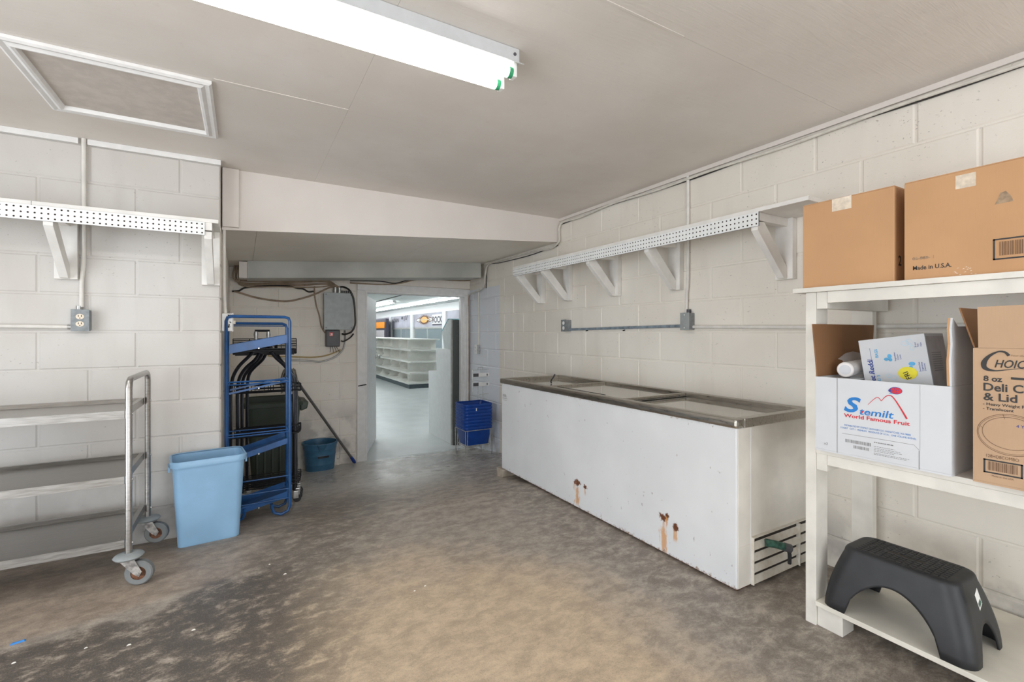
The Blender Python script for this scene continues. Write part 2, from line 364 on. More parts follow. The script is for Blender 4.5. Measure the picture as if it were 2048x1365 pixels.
# ------------------------------------------------------------------ mesh helpers
class MB:
    def __init__(self): self.v = []; self.f = []
    def add(self, vs, fs):
        o = len(self.v); self.v += [Vector(p) for p in vs]; self.f += [tuple(i + o for i in q) for q in fs]
        return self
    def box(self, a, b):
        x0, y0, z0 = (min(a[i], b[i]) for i in range(3)); x1, y1, z1 = (max(a[i], b[i]) for i in range(3))
        return self.add([(x0,y0,z0),(x1,y0,z0),(x1,y1,z0),(x0,y1,z0),(x0,y0,z1),(x1,y0,z1),(x1,y1,z1),(x0,y1,z1)],
                        [(0,3,2,1),(4,5,6,7),(0,1,5,4),(1,2,6,5),(2,3,7,6),(3,0,4,7)])
    def hexa(self, p):      # 8 corners, bottom ring then top ring
        return self.add(p, [(0,3,2,1),(4,5,6,7),(0,1,5,4),(1,2,6,5),(2,3,7,6),(3,0,4,7)])
    def bar(self, p, q, w, h, up=(0, 0, 1)):     # square bar from p to q
        p, q = Vector(p), Vector(q); d = (q - p).normalized(); up = Vector(up)
        s = d.cross(up)
        if s.length < 1e-4: s = d.cross(Vector((0, 1, 0)))
        s.normalize(); t = s.cross(d); s *= w / 2; t *= h / 2
        return self.hexa([p-s-t, q-s-t, q+s-t, p+s-t, p-s+t, q-s+t, q+s+t, p+s+t])
    def prism(self, poly, axis, a, b):           # polygon in the two other axes, extruded along axis from a to b
        n = len(poly); vs = []
        for c in (a, b):
            for (u, v) in poly:
                p = [0, 0, 0]; k = [i for i in range(3) if i != axis]; p[k[0]] = u; p[k[1]] = v; p[axis] = c; vs.append(p)
        return self.add(vs, [tuple(range(n)), tuple(range(2*n-1, n-1, -1))] + [(i, i+n, (i+1) % n + n, (i+1) % n) for i in range(n)])
    def tube(self, pts, r, seg=8, smooth=0, closed=False):
        pts = [Vector(p) for p in pts]
        if smooth: pts = spline(pts, smooth, closed)
        n = len(pts); rings = []
        nrm = None
        for i, p in enumerate(pts):
            a = pts[i-1] if (i or closed) else pts[0]; b = pts[(i+1) % n] if (i < n-1 or closed) else pts[-1]
            d = (b - a).normalized()
            if nrm is None:
                nrm = d.cross(Vector((0, 0, 1)))
                if nrm.length < 1e-3: nrm = d.cross(Vector((0, 1, 0)))
            nrm = (nrm - d * nrm.dot(d)).normalized(); bi = d.cross(nrm)
            rr = r[i] if isinstance(r, (list, tuple)) and len(r) == n else (r if not isinstance(r, (list, tuple)) else r[0])
            rings.append([p + (nrm * math.cos(k * 2*math.pi/seg) + bi * math.sin(k * 2*math.pi/seg)) * rr for k in range(seg)])
        vs = [q for ring in rings for q in ring]; fs = []
        for i in range(n if closed else n-1):
            j = (i+1) % n
            for k in range(seg): fs.append((i*seg+k, i*seg+(k+1) % seg, j*seg+(k+1) % seg, j*seg+k))
        if not closed: fs += [tuple(range(seg-1, -1, -1)), tuple((n-1)*seg + k for k in range(seg))]
        return self.add(vs, fs)
    def cyl(self, p, q, r0, r1=None, seg=16):
        r1 = r0 if r1 is None else r1
        return self.tube([p, q], [r0, r1], seg)
    def lathe(self, prof, c=(0, 0, 0), axis='z', seg=24, sx=1.0, sy=1.0):   # prof: (radius, height) from the axis point c
        c = Vector(c); vs = []; n = len(prof)
        for (r, h) in prof:
            for k in range(seg):
                a = 2*math.pi*k/seg; u, v = r*math.cos(a)*sx, r*math.sin(a)*sy
                vs.append(c + (Vector((u, v, h)) if axis == 'z' else Vector((h, u, v)) if axis == 'x' else Vector((v, h, u))))
        fs = [(i*seg+k, i*seg+(k+1) % seg, (i+1)*seg+(k+1) % seg, (i+1)*seg+k) for i in range(n-1) for k in range(seg)]
        if prof[0][0] > 1e-5: fs.append(tuple(range(seg-1, -1, -1)))
        if prof[-1][0] > 1e-5: fs.append(tuple((n-1)*seg+k for k in range(seg)))
        return self.add(vs, fs)
    def quad(self, a, b, c, d): return self.add([a, b, c, d], [(0, 1, 2, 3)])
    def build(self, name, mat, parent=None, smooth=False, bevel=0.0, loc=None, mat2=None):
        me = bpy.data.meshes.new(name)
        if parent is not None:
            base = parent.get('_base'); base = Vector(base) if base is not None else Vector((0, 0, 0))
            off = base
        else:
            xs = [p.x for p in self.v]; ys = [p.y for p in self.v]; zs = [p.z for p in self.v]
            off = Vector(((min(xs)+max(xs))/2, (min(ys)+max(ys))/2, min(zs))) if loc is None else Vector(loc)
        me.from_pydata([p - off for p in self.v], [], self.f)
        bm = bmesh.new(); bm.from_mesh(me)
        bmesh.ops.remove_doubles(bm, verts=bm.verts, dist=1e-6)
        if bevel:
            ed = [e for e in bm.edges if len(e.link_faces) == 2 and e.calc_face_angle(0) > 0.5]
            bmesh.ops.bevel(bm, geom=ed, offset=bevel, segments=2, affect='EDGES', profile=0.6, clamp_overlap=True)
        bmesh.ops.recalc_face_normals(bm, faces=bm.faces)
        if smooth:
            for f in bm.faces: f.smooth = True
            for e in bm.edges:
                if len(e.link_faces) == 2 and e.calc_face_angle(0) > 0.7: e.smooth = False
        bm.to_mesh(me); bm.free()
        me.materials.append(MATS[mat] if isinstance(mat, str) else mat)
        if mat2:
            me.materials.append(MATS[mat2[0]])
            for p_ in me.polygons:
                if mat2[1](p_.center + off): p_.material_index = 1
        o = bpy.data.objects.new(name, me); COL.objects.link(o)
        if parent is not None: o.parent = parent; o['_base'] = tuple(off)
        else: o.location = off; o['_base'] = tuple(off)
        return o
def spline(pts, k, closed=False):
    n = len(pts); out = []
    rng = range(n if closed else n-1)
    for i in rng:
        p0 = pts[i-1] if (i or closed) else pts[0]; p1 = pts[i]; p2 = pts[(i+1) % n]
        p3 = pts[(i+2) % n] if (closed or i+2 < n) else pts[-1]
        for j in range(k):
            s = j/k
            out.append(0.5*((2*p1) + (p2-p0)*s + (2*p0-5*p1+4*p2-p3)*s*s + (3*p1-p0-3*p2+p3)*s**3))
    if not closed: out.append(pts[-1])
    return out
def tag(o, label, cat=None, group=None, kind=None):
    if label: o['label'] = label
    if cat: o['category'] = cat
    if group: o['group'] = group
    if kind: o['kind'] = kind
    return o
def thing(name, loc, label, cat, group=None, rotz=0.0, local=False):
    o = bpy.data.objects.new(name, None); COL.objects.link(o)
    o.location = loc; o.rotation_euler = (0, 0, rotz); o.empty_display_size = 0.1
    o['_base'] = (0.0, 0.0, 0.0) if local else tuple(loc)
    return tag(o, label, cat, group)
def struct(o, label=None, cat=None):
    o['kind'] = 'structure'
    if label: o['label'] = label
    if cat: o['category'] = cat
    return o
def copy_tree(o, parent=None):
    c = o.copy(); COL.objects.link(c); c.parent = parent
    for ch in list(o.children): copy_tree(ch, c)
    return c
class Face:
    """a flat printed face: a runs right, b runs up, seen from outside"""
    def __init__(self, o, ux, uy, off=0.0006):
        self.o = Vector(o); self.ux = Vector(ux).normalized(); self.uy = Vector(uy).normalized()
        self.n = self.ux.cross(self.uy).normalized(); self.off = off
    def P(self, a, b, k=1.0): return self.o + self.ux*a + self.uy*b + self.n*self.off*k
    def poly(self, mb, pts, k=1.0): return mb.add([self.P(a, b, k) for a, b in pts], [tuple(range(len(pts)))])
    def rect(self, mb, a0, b0, a1, b1, k=1.0): return self.poly(mb, [(a0, b0), (a1, b0), (a1, b1), (a0, b1)], k)
    def disc(self, mb, a, b, ra, rb=None, seg=28, k=1.0, rot=0.0):
        rb = rb or ra; cr, sr = math.cos(rot), math.sin(rot)
        return self.poly(mb, [(a + ra*math.cos(t)*cr - rb*math.sin(t)*sr, b + ra*math.cos(t)*sr + rb*math.sin(t)*cr) for t in [2*math.pi*i/seg for i in range(seg)]], k)
    def ribbon(self, mb, pts, w, k=1.0, smooth=6, closed=False):
        P = [Vector((a, b, 0)) for a, b in pts]
        n0 = len(P); ws = list(w) if isinstance(w, (list, tuple)) else [w]*n0
        if smooth:
            ws = [ws[min(i, n0-1)]*(1-s/smooth) + ws[min((i+1) % n0 if closed else i+1, n0-1)]*(s/smooth) for i in range(n0 if closed else n0-1) for s in range(smooth)] + ([] if closed else [ws[-1]])
            P = spline(P, smooth, closed)
        L = []; R = []; n = len(P)
        for i, p in enumerate(P):
            a = P[i-1] if (i or closed) else P[0]; b = P[(i+1) % n] if (i < n-1 or closed) else P[-1]
            d = (b-a).normalized(); q = Vector((-d.y, d.x, 0))*ws[min(i, len(ws)-1)]/2
            L.append(p+q); R.append(p-q)
        for i in range(n if closed else n-1):
            j = (i+1) % n
            self.poly(mb, [(R[i].x, R[i].y), (R[j].x, R[j].y), (L[j].x, L[j].y), (L[i].x, L[i].y)], k)
        return mb
    def text(self, s, a, b, size, mat, parent, name='lettering', bold=0.0, shear=0.0, wide=1.0, rot=0.0, align='LEFT', k=1.5):
        cu = bpy.data.curves.new('t', 'FONT'); cu.body = s; cu.size = size; cu.offset = bold; cu.shear = shear; cu.align_x = align
        cu.resolution_u = 3
        tmp = bpy.data.objects.new('t', cu); COL.objects.link(tmp)
        me = bpy.data.meshes.new_from_object(tmp); bpy.data.objects.remove(tmp)
        cr, sr = math.cos(rot), math.sin(rot); base = Vector(parent['_base'])
        for v in me.vertices:
            x, y = v.co.x*wide, v.co.y
            v.co = self.P(a + x*cr - y*sr, b + x*sr + y*cr, k) - base
        me.name = name; me.materials.clear(); me.materials.append(MATS[mat])
        o = bpy.data.objects.new(name, me); COL.objects.link(o); o.parent = parent; o['_base'] = tuple(base)
        return o
    def barcode(self, mb, a0, b0, a1, b1, seed, k=1.5):
        r = random.Random(seed); a = a0
        while a < a1:
            wd = r.choice((.0009, .0009, .0016, .0024)); self.rect(mb, a, b0, min(a+wd, a1), b1, k); a += wd + r.choice((.0009, .0014, .002))
        return mb

# ================================================================== THE SETTING
# floor of the storeroom: level, then a ramp to the shop door
mb = MB()
nx, ny = 24, 44
x0, x1, y0, y1 = -2.6, 2.70, -3.2, BW_Y
ys = [y0 + (3.0 - y0) * i / 24 for i in range(25)] + [3.0 + (y1 - 3.0) * i / 20 for i in range(1, 21)]
vs = [(x0 + (x1 - x0) * i / nx, y, fz(y)) for y in ys for i in range(nx + 1)]
fs = [(j*(nx+1)+i, j*(nx+1)+i+1, (j+1)*(nx+1)+i+1, (j+1)*(nx+1)+i) for j in range(len(ys)-1) for i in range(nx)]
mb.add(vs, fs)
struct(mb.build('floor', 'concrete_floor'), 'worn brown and grey concrete storeroom floor')

# block walls: a backing slab set back behind the joints, then every block
_blk = {}
def block_mesh(w, h, mat):
    key = (round(w, 3), round(h, 3), mat)
    if key not in _blk:
        m = MB(); d, c = 0.012, 0.006
        a, b = w/2, h/2
        m.v = [Vector(p) for p in ((-a, d, -b), (a, d, -b), (a, d, b), (-a, d, b), (-a, c*.7, -b), (a, c*.7, -b), (a, c*.7, b), (-a, c*.7, b),
                                   (-a+c, 0, -b+c), (a-c, 0, -b+c), (a-c, 0, b-c), (-a+c, 0, b-c))]
        m.f = [(0,1,5,4),(1,2,6,5),(2,3,7,6),(3,0,4,7),(4,5,9,8),(5,6,10,9),(6,7,11,10),(7,4,8,11),(8,9,10,11)]
        me = bpy.data.meshes.new('block'); me.from_pydata([tuple(v) for v in m.v], [], m.f); me.materials.append(MATS[mat])
        _blk[key] = me
    return _blk[key]
def lay_blocks(wall, mat, P, rotz, a0, a1, zlo, zhi, zj, ja, parity, skip=None):
    """P(a,z)->world; joints every 0.4064 from ja (odd rows shifted half a block); courses from zj"""
    L, Hh, J = 0.4064, 0.2032, 0.008
    base = Vector(wall['_base'])
    k0 = math.floor((zlo - zj) / Hh); k = k0
    while zj + k*Hh < zhi:
        za, zb = max(zj + k*Hh, zlo), min(zj + (k+1)*Hh, zhi)
        sh = ja + (L/2 if (k + parity) % 2 else 0.0)
        i = math.floor((a0 - sh) / L)
        while sh + i*L < a1:
            aa, ab = max(sh + i*L, a0), min(sh + (i+1)*L, a1)
            if ab - aa > 0.03 and zb - za > 0.03 and not (skip and skip((aa+ab)/2, (za+zb)/2)):
                o = bpy.data.objects.new('block', block_mesh(ab-aa-J, zb-za-J, mat))
                o.location = P((aa+ab)/2, (za+zb)/2) - base + Vector((0, 0, 0))
                o.location += Matrix.Rotation(rotz, 3, 'Z') @ Vector((0, random.uniform(-.0008, .0008), 0))
                o.rotation_euler = (0, 0, rotz); o.parent = wall; COL.objects.link(o)
            i += 1
        k += 1
REC = 0.0045
wl = MB().box((-2.6, LW_Y + REC, -0.1), (AL_X - 0.012, LW_Y + 0.15, CEIL + .1)).build('wall_left', 'paint_left')
struct(wl, 'white painted concrete block wall behind the steel cart')
lay_blocks(wl, 'paint_left', lambda a, z: Vector((a, LW_Y, z)), 0.0, -2.5, AL_X, -0.05, CEIL - .001, 1.164, -0.316, 0)
wr = MB().box((RW_X + REC, -3.2, -0.45), (RW_X + 0.17, BW_Y + .15, CEIL + .1)).build('wall_right', 'paint_right')
struct(wr, 'cream painted concrete block wall behind the freezer')
lay_blocks(wr, 'paint_right', lambda a, z: Vector((RW_X, a, z)), -math.pi/2, -1.0, BW_Y, -0.42, CEIL - .001, 1.164, 1.475, 1)
wa = MB().box((AL_X - 0.14, LW_Y + 0.152, -0.45), (AL_X - REC, BW_Y + .15, CEIL + .1)).build('wall_alcove', 'paint_back')
struct(wa, 'short block return wall on the left of the recess')
MB().box((AL_X - 0.012, LW_Y + .0125, -0.2), (AL_X - REC, LW_Y + 0.152, CEIL + .1)).build('corner_fill', 'paint_left', wa)
lay_blocks(wa, 'paint_back', lambda a, z: Vector((AL_X, a, z)), math.pi/2, LW_Y + .012, BW_Y, -0.42, lowc(AL_X) - .002, 1.164, LW_Y + 0.21, 0)
DX0, DX1, DTOP = 1.215, 2.465, 1.66        # door opening
wb = MB().box((AL_X, BW_Y + REC, -0.45), (DX0, BW_Y + .15, 2.3)).box((DX0, BW_Y + REC, DTOP), (DX1, BW_Y + .15, 2.3)).box((DX1, BW_Y + REC, -.45), (RW_X, BW_Y + .15, 2.3)).build('wall_back', 'paint_back')
struct(wb, 'dim block wall at the back of the recess with the shop doorway')
lay_blocks(wb, 'paint_back', lambda a, z: Vector((a, BW_Y, z)), 0.0, AL_X, DX0 - .10, -0.33, 1.72, 0.0, 0.726 - .4064*3, 1)
MB().box((AL_X, BW_Y - .012, 1.72), (RW_X, BW_Y, 1.99)).build('lintel_board', 'paint_back', wb)
# walls behind the camera close the room; their openings are added for fill light
m = MB().box((-2.6, -3.2, -.1), (-2.5, -1.3, 2.3)).box((-2.6, 2.1, -.1), (-2.5, LW_Y + .1, 2.3)).box((-2.6, -1.3, 2.05), (-2.5, 2.1, 2.3))
struct(m.build('wall_west', 'paint_left'), 'white wall on the unseen far side of the storeroom with an opening added for fill daylight')
m = MB().box((-2.6, -3.3, -.1), (-.6, -3.2, 2.3)).box((2.5, -3.3, -.1), (RW_X + .1, -3.2, 2.3)).box((-.6, -3.3, 2.05), (2.5, -3.2, 2.3))
struct(m.build('wall_south', 'paint_left'), 'white wall behind the camera with a wide opening added for fill daylight')
# ceiling in painted sheets
ce = MB().box((-2.6, -3.3, CEIL + .006), (RW_X + .17, SF_Y + .03, CEIL + .10)).build('ceiling', 'ceiling_paint')
struct(ce, 'low beige painted board ceiling')
gx = [-2.6, -2.01, 0.43, RW_X + .003]; gy = [-3.3, -1.2, -.05, 1.12, 2.28, SF_Y + .02]
for i in range(3):
    for j in range(5):
        g = .0004
        MB().box((gx[i] + g, gy[j] + g, CEIL), (gx[i+1] - g, gy[j+1] - g, CEIL + .006)).build('panel', 'ceiling_paint', ce)
# raised edge of a ceiling sheet and a lifting seam
b_ = MB().box((AL_X + .012, 2.272, CEIL - .002), (0.43, 2.282, CEIL)).build('seam_strip', 'ceiling_paint', ce)
MB().box((0.95, 1.115, CEIL - .0015), (1.35, 1.123, CEIL)).build('seam_strip', 'ceiling_paint', ce)
# low sloping ceiling of the recess
def slab(xa, xb, ya, yb, m, name, mat, par=None, th=.03):
    m.hexa([(xa, ya, lowc(xa)), (xb, ya, lowc(xb)), (xb, yb, lowc(xb)), (xa, yb, lowc(xa)), (xa, ya, lowc(xa)+th), (xb, ya, lowc(xb)+th), (xb, yb, lowc(xb)+th), (xa, yb, lowc(xa)+th)])
    return m.build(name, mat, par)
cl = MB()
cl.hexa([(AL_X, SF_Y + .02, lowc(AL_X)+.012), (RW_X, SF_Y + .02, lowc(RW_X)+.012), (RW_X, BW_Y, lowc(RW_X)+.012), (AL_X, BW_Y, lowc(AL_X)+.012),
         (AL_X, SF_Y + .02, 2.3), (RW_X, SF_Y + .02, 2.3), (RW_X, BW_Y, 2.3), (AL_X, BW_Y, 2.3)])
cl = struct(cl.build('ceiling_low', 'low_ceiling_paint'), 'sloping low ceiling over the recess')
for xa, xb in ((AL_X, .08), (.082, 1.365), (1.367, RW_X)):
    slab(xa, xb, SF_Y, BW_Y - .013, MB(), 'panel', 'low_ceiling_paint', cl, .0115)
m = MB().prism([(AL_X + .002, lowc(AL_X)-.004), (RW_X, lowc(RW_X)-.004), (RW_X, CEIL), (AL_X + .002, CEIL)], 1, SF_Y - .002, SF_Y + .018)
struct(m.build('trim_1', 'cream_trim'), 'wide pale board closing the drop in the ceiling')
p0, p1 = onY(446, 459, SF_Y - .02), onY(478, 458, SF_Y - .02)
struct(MB().box((AL_X + .004, SF_Y - .024, 1.833), (p1.x, SF_Y - .0025, CEIL - .001)).build('trim_2', 'cream_trim', bevel=.002), 'short upright board at the left end of the ceiling drop')
m = MB().box((-2.5, LW_Y - .014, CEIL - .030), (-.765, LW_Y - .001, CEIL - .0005)).box((-.728, LW_Y - .014, CEIL - .030), (AL_X, LW_Y - .001, CEIL - .0005))
struct(m.build('trim_3', 'white_trim', bevel=.001), 'thin white trim strip along the top of the left wall')
m = MB().box((RW_X - .012, -3.1, CEIL - .026), (RW_X - .001, SF_Y - .003, CEIL - .0005))
struct(m.build('trim_4', 'cream_trim', bevel=.001), 'thin strip along the top of the right wall')

# door casing (the opening's own trim) and the open leaf
dz = fz(BW_Y) - .0
dc = MB().box((1.122, BW_Y - .018, dz), (DX0, BW_Y + .0, 1.6445)).build('door_1', 'white_trim', bevel=.002)
struct(dc, 'white painted wooden door frame of the shop doorway')
m = MB().hexa([(1.122, BW_Y-.026, 1.646), (DX1+.058, BW_Y-.026, 1.633), (DX1+.058, BW_Y, 1.633), (1.122, BW_Y, 1.646), (1.122, BW_Y-.026, 1.722), (DX1+.058, BW_Y-.026, 1.708), (DX1+.058, BW_Y, 1.708), (1.122, BW_Y, 1.722)])
m.build('head_casing', 'white_trim', dc, bevel=.002)
MB().box((DX1 - .005, BW_Y - .018, dz), (DX1 + .054, BW_Y, 1.632)).build('side_casing', 'white_trim', dc, bevel=.002)
MB().box((DX1 + .012, BW_Y - .030, dz), (DX1 + .034, BW_Y - .018, 1.50)).build('side_moulding', 'white_trim', dc, bevel=.003)
MB().box((DX0 + .0004, BW_Y - .0195, dz), (DX0 + .018, BW_Y + .15, 1.659)).build('jamb', 'white_trim', dc)
MB().box((DX1 - .018, BW_Y - .0195, dz), (DX1 - .0054, BW_Y + .15, 1.659)).build('jamb', 'white_trim', dc)
MB().box((DX0 + .0184, BW_Y - .0175, 1.618), (DX1 - .0184, BW_Y + .15, 1.659)).build('head_jamb', 'white_trim', dc)
MB().box((DX1 - .032, BW_Y + .05, dz), (DX1 - .018, BW_Y + .085, 1.618)).build('door_stop', 'white_trim', dc)
# leaf opened into the shop
dl = thing('door_2', (DX0 + .022, BW_Y + .10, STORE_Z), 'white flush door swung open into the shop', None, rotz=math.radians(69.3), local=True)
dl['kind'] = 'structure'
MB().box((0, 0, .012), (1.02, .04, 1.91)).build('leaf', 'white_trim', dl, bevel=.002)
m = MB().lathe([(.0, -.062), (.018, -.062), (.028, -.052), (.028, -.036), (.012, -.026), (.012, -.006), (.030, -.005), (.030, .0)], (.95, 0, 1.43-.31+.02), axis='y', seg=16)
m.build('door_knob', 'galvanised', dl, smooth=True)
m = MB()
for z in (.25, 1.0, 1.7): m.cyl((-.006, -.004, z), (-.006, -.004, z+.09), .007, seg=8)
m.build('hinge', 'galvanised', dl, smooth=True)
MB().cyl((1.13, BW_Y - .03, .555), (1.215, BW_Y - .06, .57), .006, seg=6).build('hook_latch', 'black_wire', dc)

# ------------------------------------------------------------------ the shop beyond the door
YF = 34.0
struct(MB().box((-6.0, BW_Y + .0005, STORE_Z - .1), (9.0, YF, STORE_Z)).build('floor_shop', 'shop_floor'), 'pale grey painted floor of the shop')
struct(MB().box((-6.0, BW_Y + .15, 2.25), (9.0, YF, 2.35)).build('ceiling_shop', 'shop_ceiling'), 'pale grey ceiling of the shop')
struct(MB().box((-6.0, YF, -.4), (9.0, YF + .1, 2.4)).build('wall_shop_far', 'shop_white'), 'far white wall of the shop')
struct(MB().box((-6.1, BW_Y + .15, -.4), (-6.0, YF, 2.4)).build('wall_shop_left', 'shop_white'), 'left white wall of the shop')
struct(MB().box((RW_X + .17, BW_Y + .05, -.4), (9.0, BW_Y + .15, 2.4)).box((-6.0, BW_Y + .05, -.4), (AL_X - .0, BW_Y + .151, 2.4)).build('wall_shop_near', 'shop_white'), 'near white wall of the shop')
struct(MB().box((9.0, BW_Y, -.4), (9.1, YF, 2.4)).build('wall_shop_right', 'lilac'), 'lilac grey wall behind the shop windows')
WX = 6.5
ws = MB().box((WX, BW_Y + .15, 1.955), (WX + .12, YF, 2.25)).build('wall_shop_header', 'shop_white')
struct(ws, 'white header wall above the shop display windows')
MB().box((WX, BW_Y + .15, STORE_Z), (WX + .12, YF, STORE_Z + .12)).build('kick_plate', 'kick_dark', ws)
posts = [onX(781, 640, WX).y, onX(824, 640, WX).y, onX(889, 640, WX).y]
ext = [posts[2] - 3.9, posts[2] - 7.6, posts[0] + 3.6, posts[0] + 7.2]
allp = sorted(posts + ext)
n_ = 0
for i, y in enumerate(allp):
    MB().box((WX - .03, y - .17, STORE_Z + .12), (WX + .10, y + .17, 1.955)).build('window_post', 'shop_white', ws)
for i in range(len(allp) - 1):
    ya, yb = allp[i] + .17, allp[i+1] - .17
    n_ += 1
    wn = MB()
    for a in (ya, (ya+yb)/2 - .05, yb - .1): wn.box((WX + .02, a, STORE_Z + .12), (WX + .06, a + .10, 1.40))
    wn.box((WX + .02, ya, 1.32), (WX + .06, yb, 1.40)).box((WX + .02, ya, .12), (WX + .06, yb, .17))
    wn = struct(wn.build('window_%d' % n_, 'box_edge'), 'glazed display window in the shop wall')
    MB().box((WX + .035, ya + .1, STORE_Z + .14), (WX + .041, (ya+yb)/2 - .05, 1.32)).build('pane', 'window_glass', wn)
    MB().box((WX + .035, (ya+yb)/2 + .05, STORE_Z + .14), (WX + .041, yb - .1, 1.32)).build('pane', 'window_glass', wn)
    MB().box((WX + .03, ya, 1.40), (WX + .05, yb, 1.955)).build('sign_band', 'lilac', wn)
    m = MB()
    for z in (.15, .5, .85): m.box((WX + .25, ya + .1, z), (WX + .7, yb - .1, z + .03))
    m.build('cooler_shelf', 'galvanised', wn)
# cut-out lettering and sun emblem on the sign band
def fX(px, py, X):
    q = onX(px, py, X); return Face(q, (0, -1, 0), (0, 0, 1), .004)
XS = WX + .03
s = thing('wall_lettering', onX(800, 642, XS), 'dark capital letters on the lilac band left of the sun emblem', 'lettering')
q = onX(784, 645, XS); fc = Face((XS, q.y, q.z), (0, -1, 0), (0, 0, 1), .004)
fc.text('NTAIN', .05, -.02, .26, 'sign_dark', s, bold=.006, wide=1.45)
m = MB(); fc.disc(m, 1.75, .16, .16, .07, 12, 1.5); fc.rect(m, 2.02, .02, 2.12, .24, 1.5); fc.rect(m, 2.22, .06, 2.30, .30, 1.5); fc.poly(m, [(2.36, .06), (2.46, .06), (2.62, .30), (2.52, .30)], 1.5); m.build('worn_letters', 'sign_dark', s)
s = thing('sun_emblem', onX(849, 640, XS), 'orange sun emblem with dark rays and white oval on the shop sign band', 'emblem')
q = onX(849, 640, XS); fc = Face((XS, q.y, q.z), (0, -1, 0), (0, 0, 1), .004)
m = MB(); fc.disc(m, 0, 0, 1.02, .105, 40, 1.0); m.build('oval', 'shop_white', s)
m = MB(); fc.ribbon(m, [(1.02*math.cos(t), .105*math.sin(t)) for t in [2*math.pi*i/24 for i in range(24)]], .022, 2.0, 2, True); m.build('oval_outline', 'sun_brown', s)
m = MB(); prof = []
for i in range(22):
    a = 2*math.pi*i/22; b_ = a + math.pi/22
    prof += [(.76*math.cos(a), .222*math.sin(a)), (.50*math.cos(b_), .155*math.sin(b_))]
fc.poly(m, prof, 3.0); m.build('rays', 'sun_brown', s)
m = MB(); fc.disc(m, 0, 0, .40, .125, 28, 4.5); m.build('disc', 'sun_gold', s)
m = MB(); fc.rect(m, -.62, -.02, .62, .024, 5.5); m.build('banner', 'tan_post', s)
s = thing('rock_lettering', onX(868, 640, XS), 'bold outlined letters on a white strip right of the sun emblem', 'lettering')
q = onX(864, 647, XS); fc = Face((XS, q.y, q.z), (0, -1, 0), (0, 0, 1), .004)
m = MB(); fc.rect(m, .0, -.03, 1.05, .34, 1.0); m.build('strip', 'shop_white', s)
m = MB(); fc.rect(m, .05, -.09, 1.05, -.03, 1.0); m.build('underline', 'sign_dark', s)
fc.text('ROCK', .04, .02, .34, 'sign_dark', s, bold=.012, wide=1.1)
# drinks cooler with an orange header at the far end
y0c, y1c = onX(771, 660, WX - .45).y, onX(752, 660, WX - .45).y + 1.2
s = thing('drinks_cooler', (WX - .3, (y0c+y1c)/2, STORE_Z), 'dark drinks cooler with an orange header panel', 'cooler')
MB().box((WX - .45, y0c, STORE_Z), (WX - .28, y1c, 1.86)).build('cabinet', 'sign_dark', s, bevel=.01)
MB().box((WX - .47, y0c + .16, 1.38), (WX - .452, y1c - .1, 1.70)).build('header_panel', 'orange', s)
MB().box((WX - .47, y0c + .22, STORE_Z + .3), (WX - .452, y1c - .1, 1.28)).build('door_glass', 'carton_side', s)
# white gondola shelving
gA, gB = onZ(817, 778.6, STORE_Z), onZ(850, 776.6, STORE_Z)
GX0, GX1, GY0, GY1 = gA.x, gB.x + .45, gA.y, gA.y + 7.6
g = thing('gondola_shelving', ((GX0+GX1)/2, (GY0+GY1)/2, STORE_Z), 'long white gondola shelving with a dark kick base', 'shelving')
MB().box((GX0 + .03, GY0 + .02, STORE_Z), (GX1 - .03, GY1, STORE_Z + .115)).build('kick_base', 'kick_dark', g)
xm = GX0 + .40
MB().box((xm, GY0 + .381, STORE_Z + .115), (xm + .03, GY1, .985)).build('back_panel', 'gondola_cream', g)
MB().box((GX0 + .09, GY0 + .36, STORE_Z + .115), (GX1, GY0 + .38, .985)).build('end_panel', 'gondola_cream', g)
for i, z in enumerate((STORE_Z + .115, .06, .36, .665)):
    ins = 0 if i == 0 else .03 + .018*i
    MB().box((GX0 + ins, GY0 + ins, z), (GX1, GY1, z + .045)).build('shelf', 'gondola_cream', g)
    zt = (.06, .36, .665, .965)[i]
    for k in range(8):
        y = GY0 + .385 + .93*k
        if y > GY1: break
        m = MB().prism([(GX0 + .05 + ins, z + .045), (xm, z + .045), (xm, zt), (GX0 + .24, zt), (GX0 + .10 + ins, zt - .10), (GX0 + .13 + ins, z + .13)], 1, y, y + .018)
        m.build('divider', 'gondola_cream', g)
MB().box((GX0 + .08, GY0 + .08, .965), (GX1, GY1, .99)).build('top_cap', 'gondola_cream', g)
# white service counter case beside the doorway
c0 = 2.368
k = thing('service_case', (2.65, 6.1, STORE_Z), 'white stepped service case with glass guard just inside the shop', 'case')
m = MB().prism([(5.66, STORE_Z), (6.52, STORE_Z), (6.54, .60), (6.22, .625), (6.235, .94), (5.66, .94)], 0, c0, c0 + .03)
m.build('end_panel', 'shop_white', k, bevel=.003)
MB().box((c0 + .03, 5.70, STORE_Z + .05), (3.9, 6.50, .58)).build('body', 'shop_white', k)
MB().box((c0 + .03, 5.70, .58), (3.9, 6.20, .92)).build('upper_body', 'shop_white', k)
MB().box((c0 - .012, 5.64, STORE_Z), (c0 + .035, 5.665, 1.33)).build('edge_strip', 'box_edge', k)
m = MB().hexa([(c0 + .005, 5.70, .945), (3.85, 5.70, .945), (3.85, 5.71, .945), (c0 + .005, 5.71, .945), (c0 + .005, 5.70, 1.33), (3.85, 5.70, 1.33), (3.85, 5.71, 1.33), (c0+.005, 5.71, 1.33)])
m.build('back_glass', 'window_glass', k)
m = MB().prism([(5.67, .945), (5.93, .945), (6.02, 1.18), (5.80, 1.335), (5.67, 1.335)], 0, c0 + .004, c0 + .010)
m.build('side_glass', 'shop_ceiling', k)
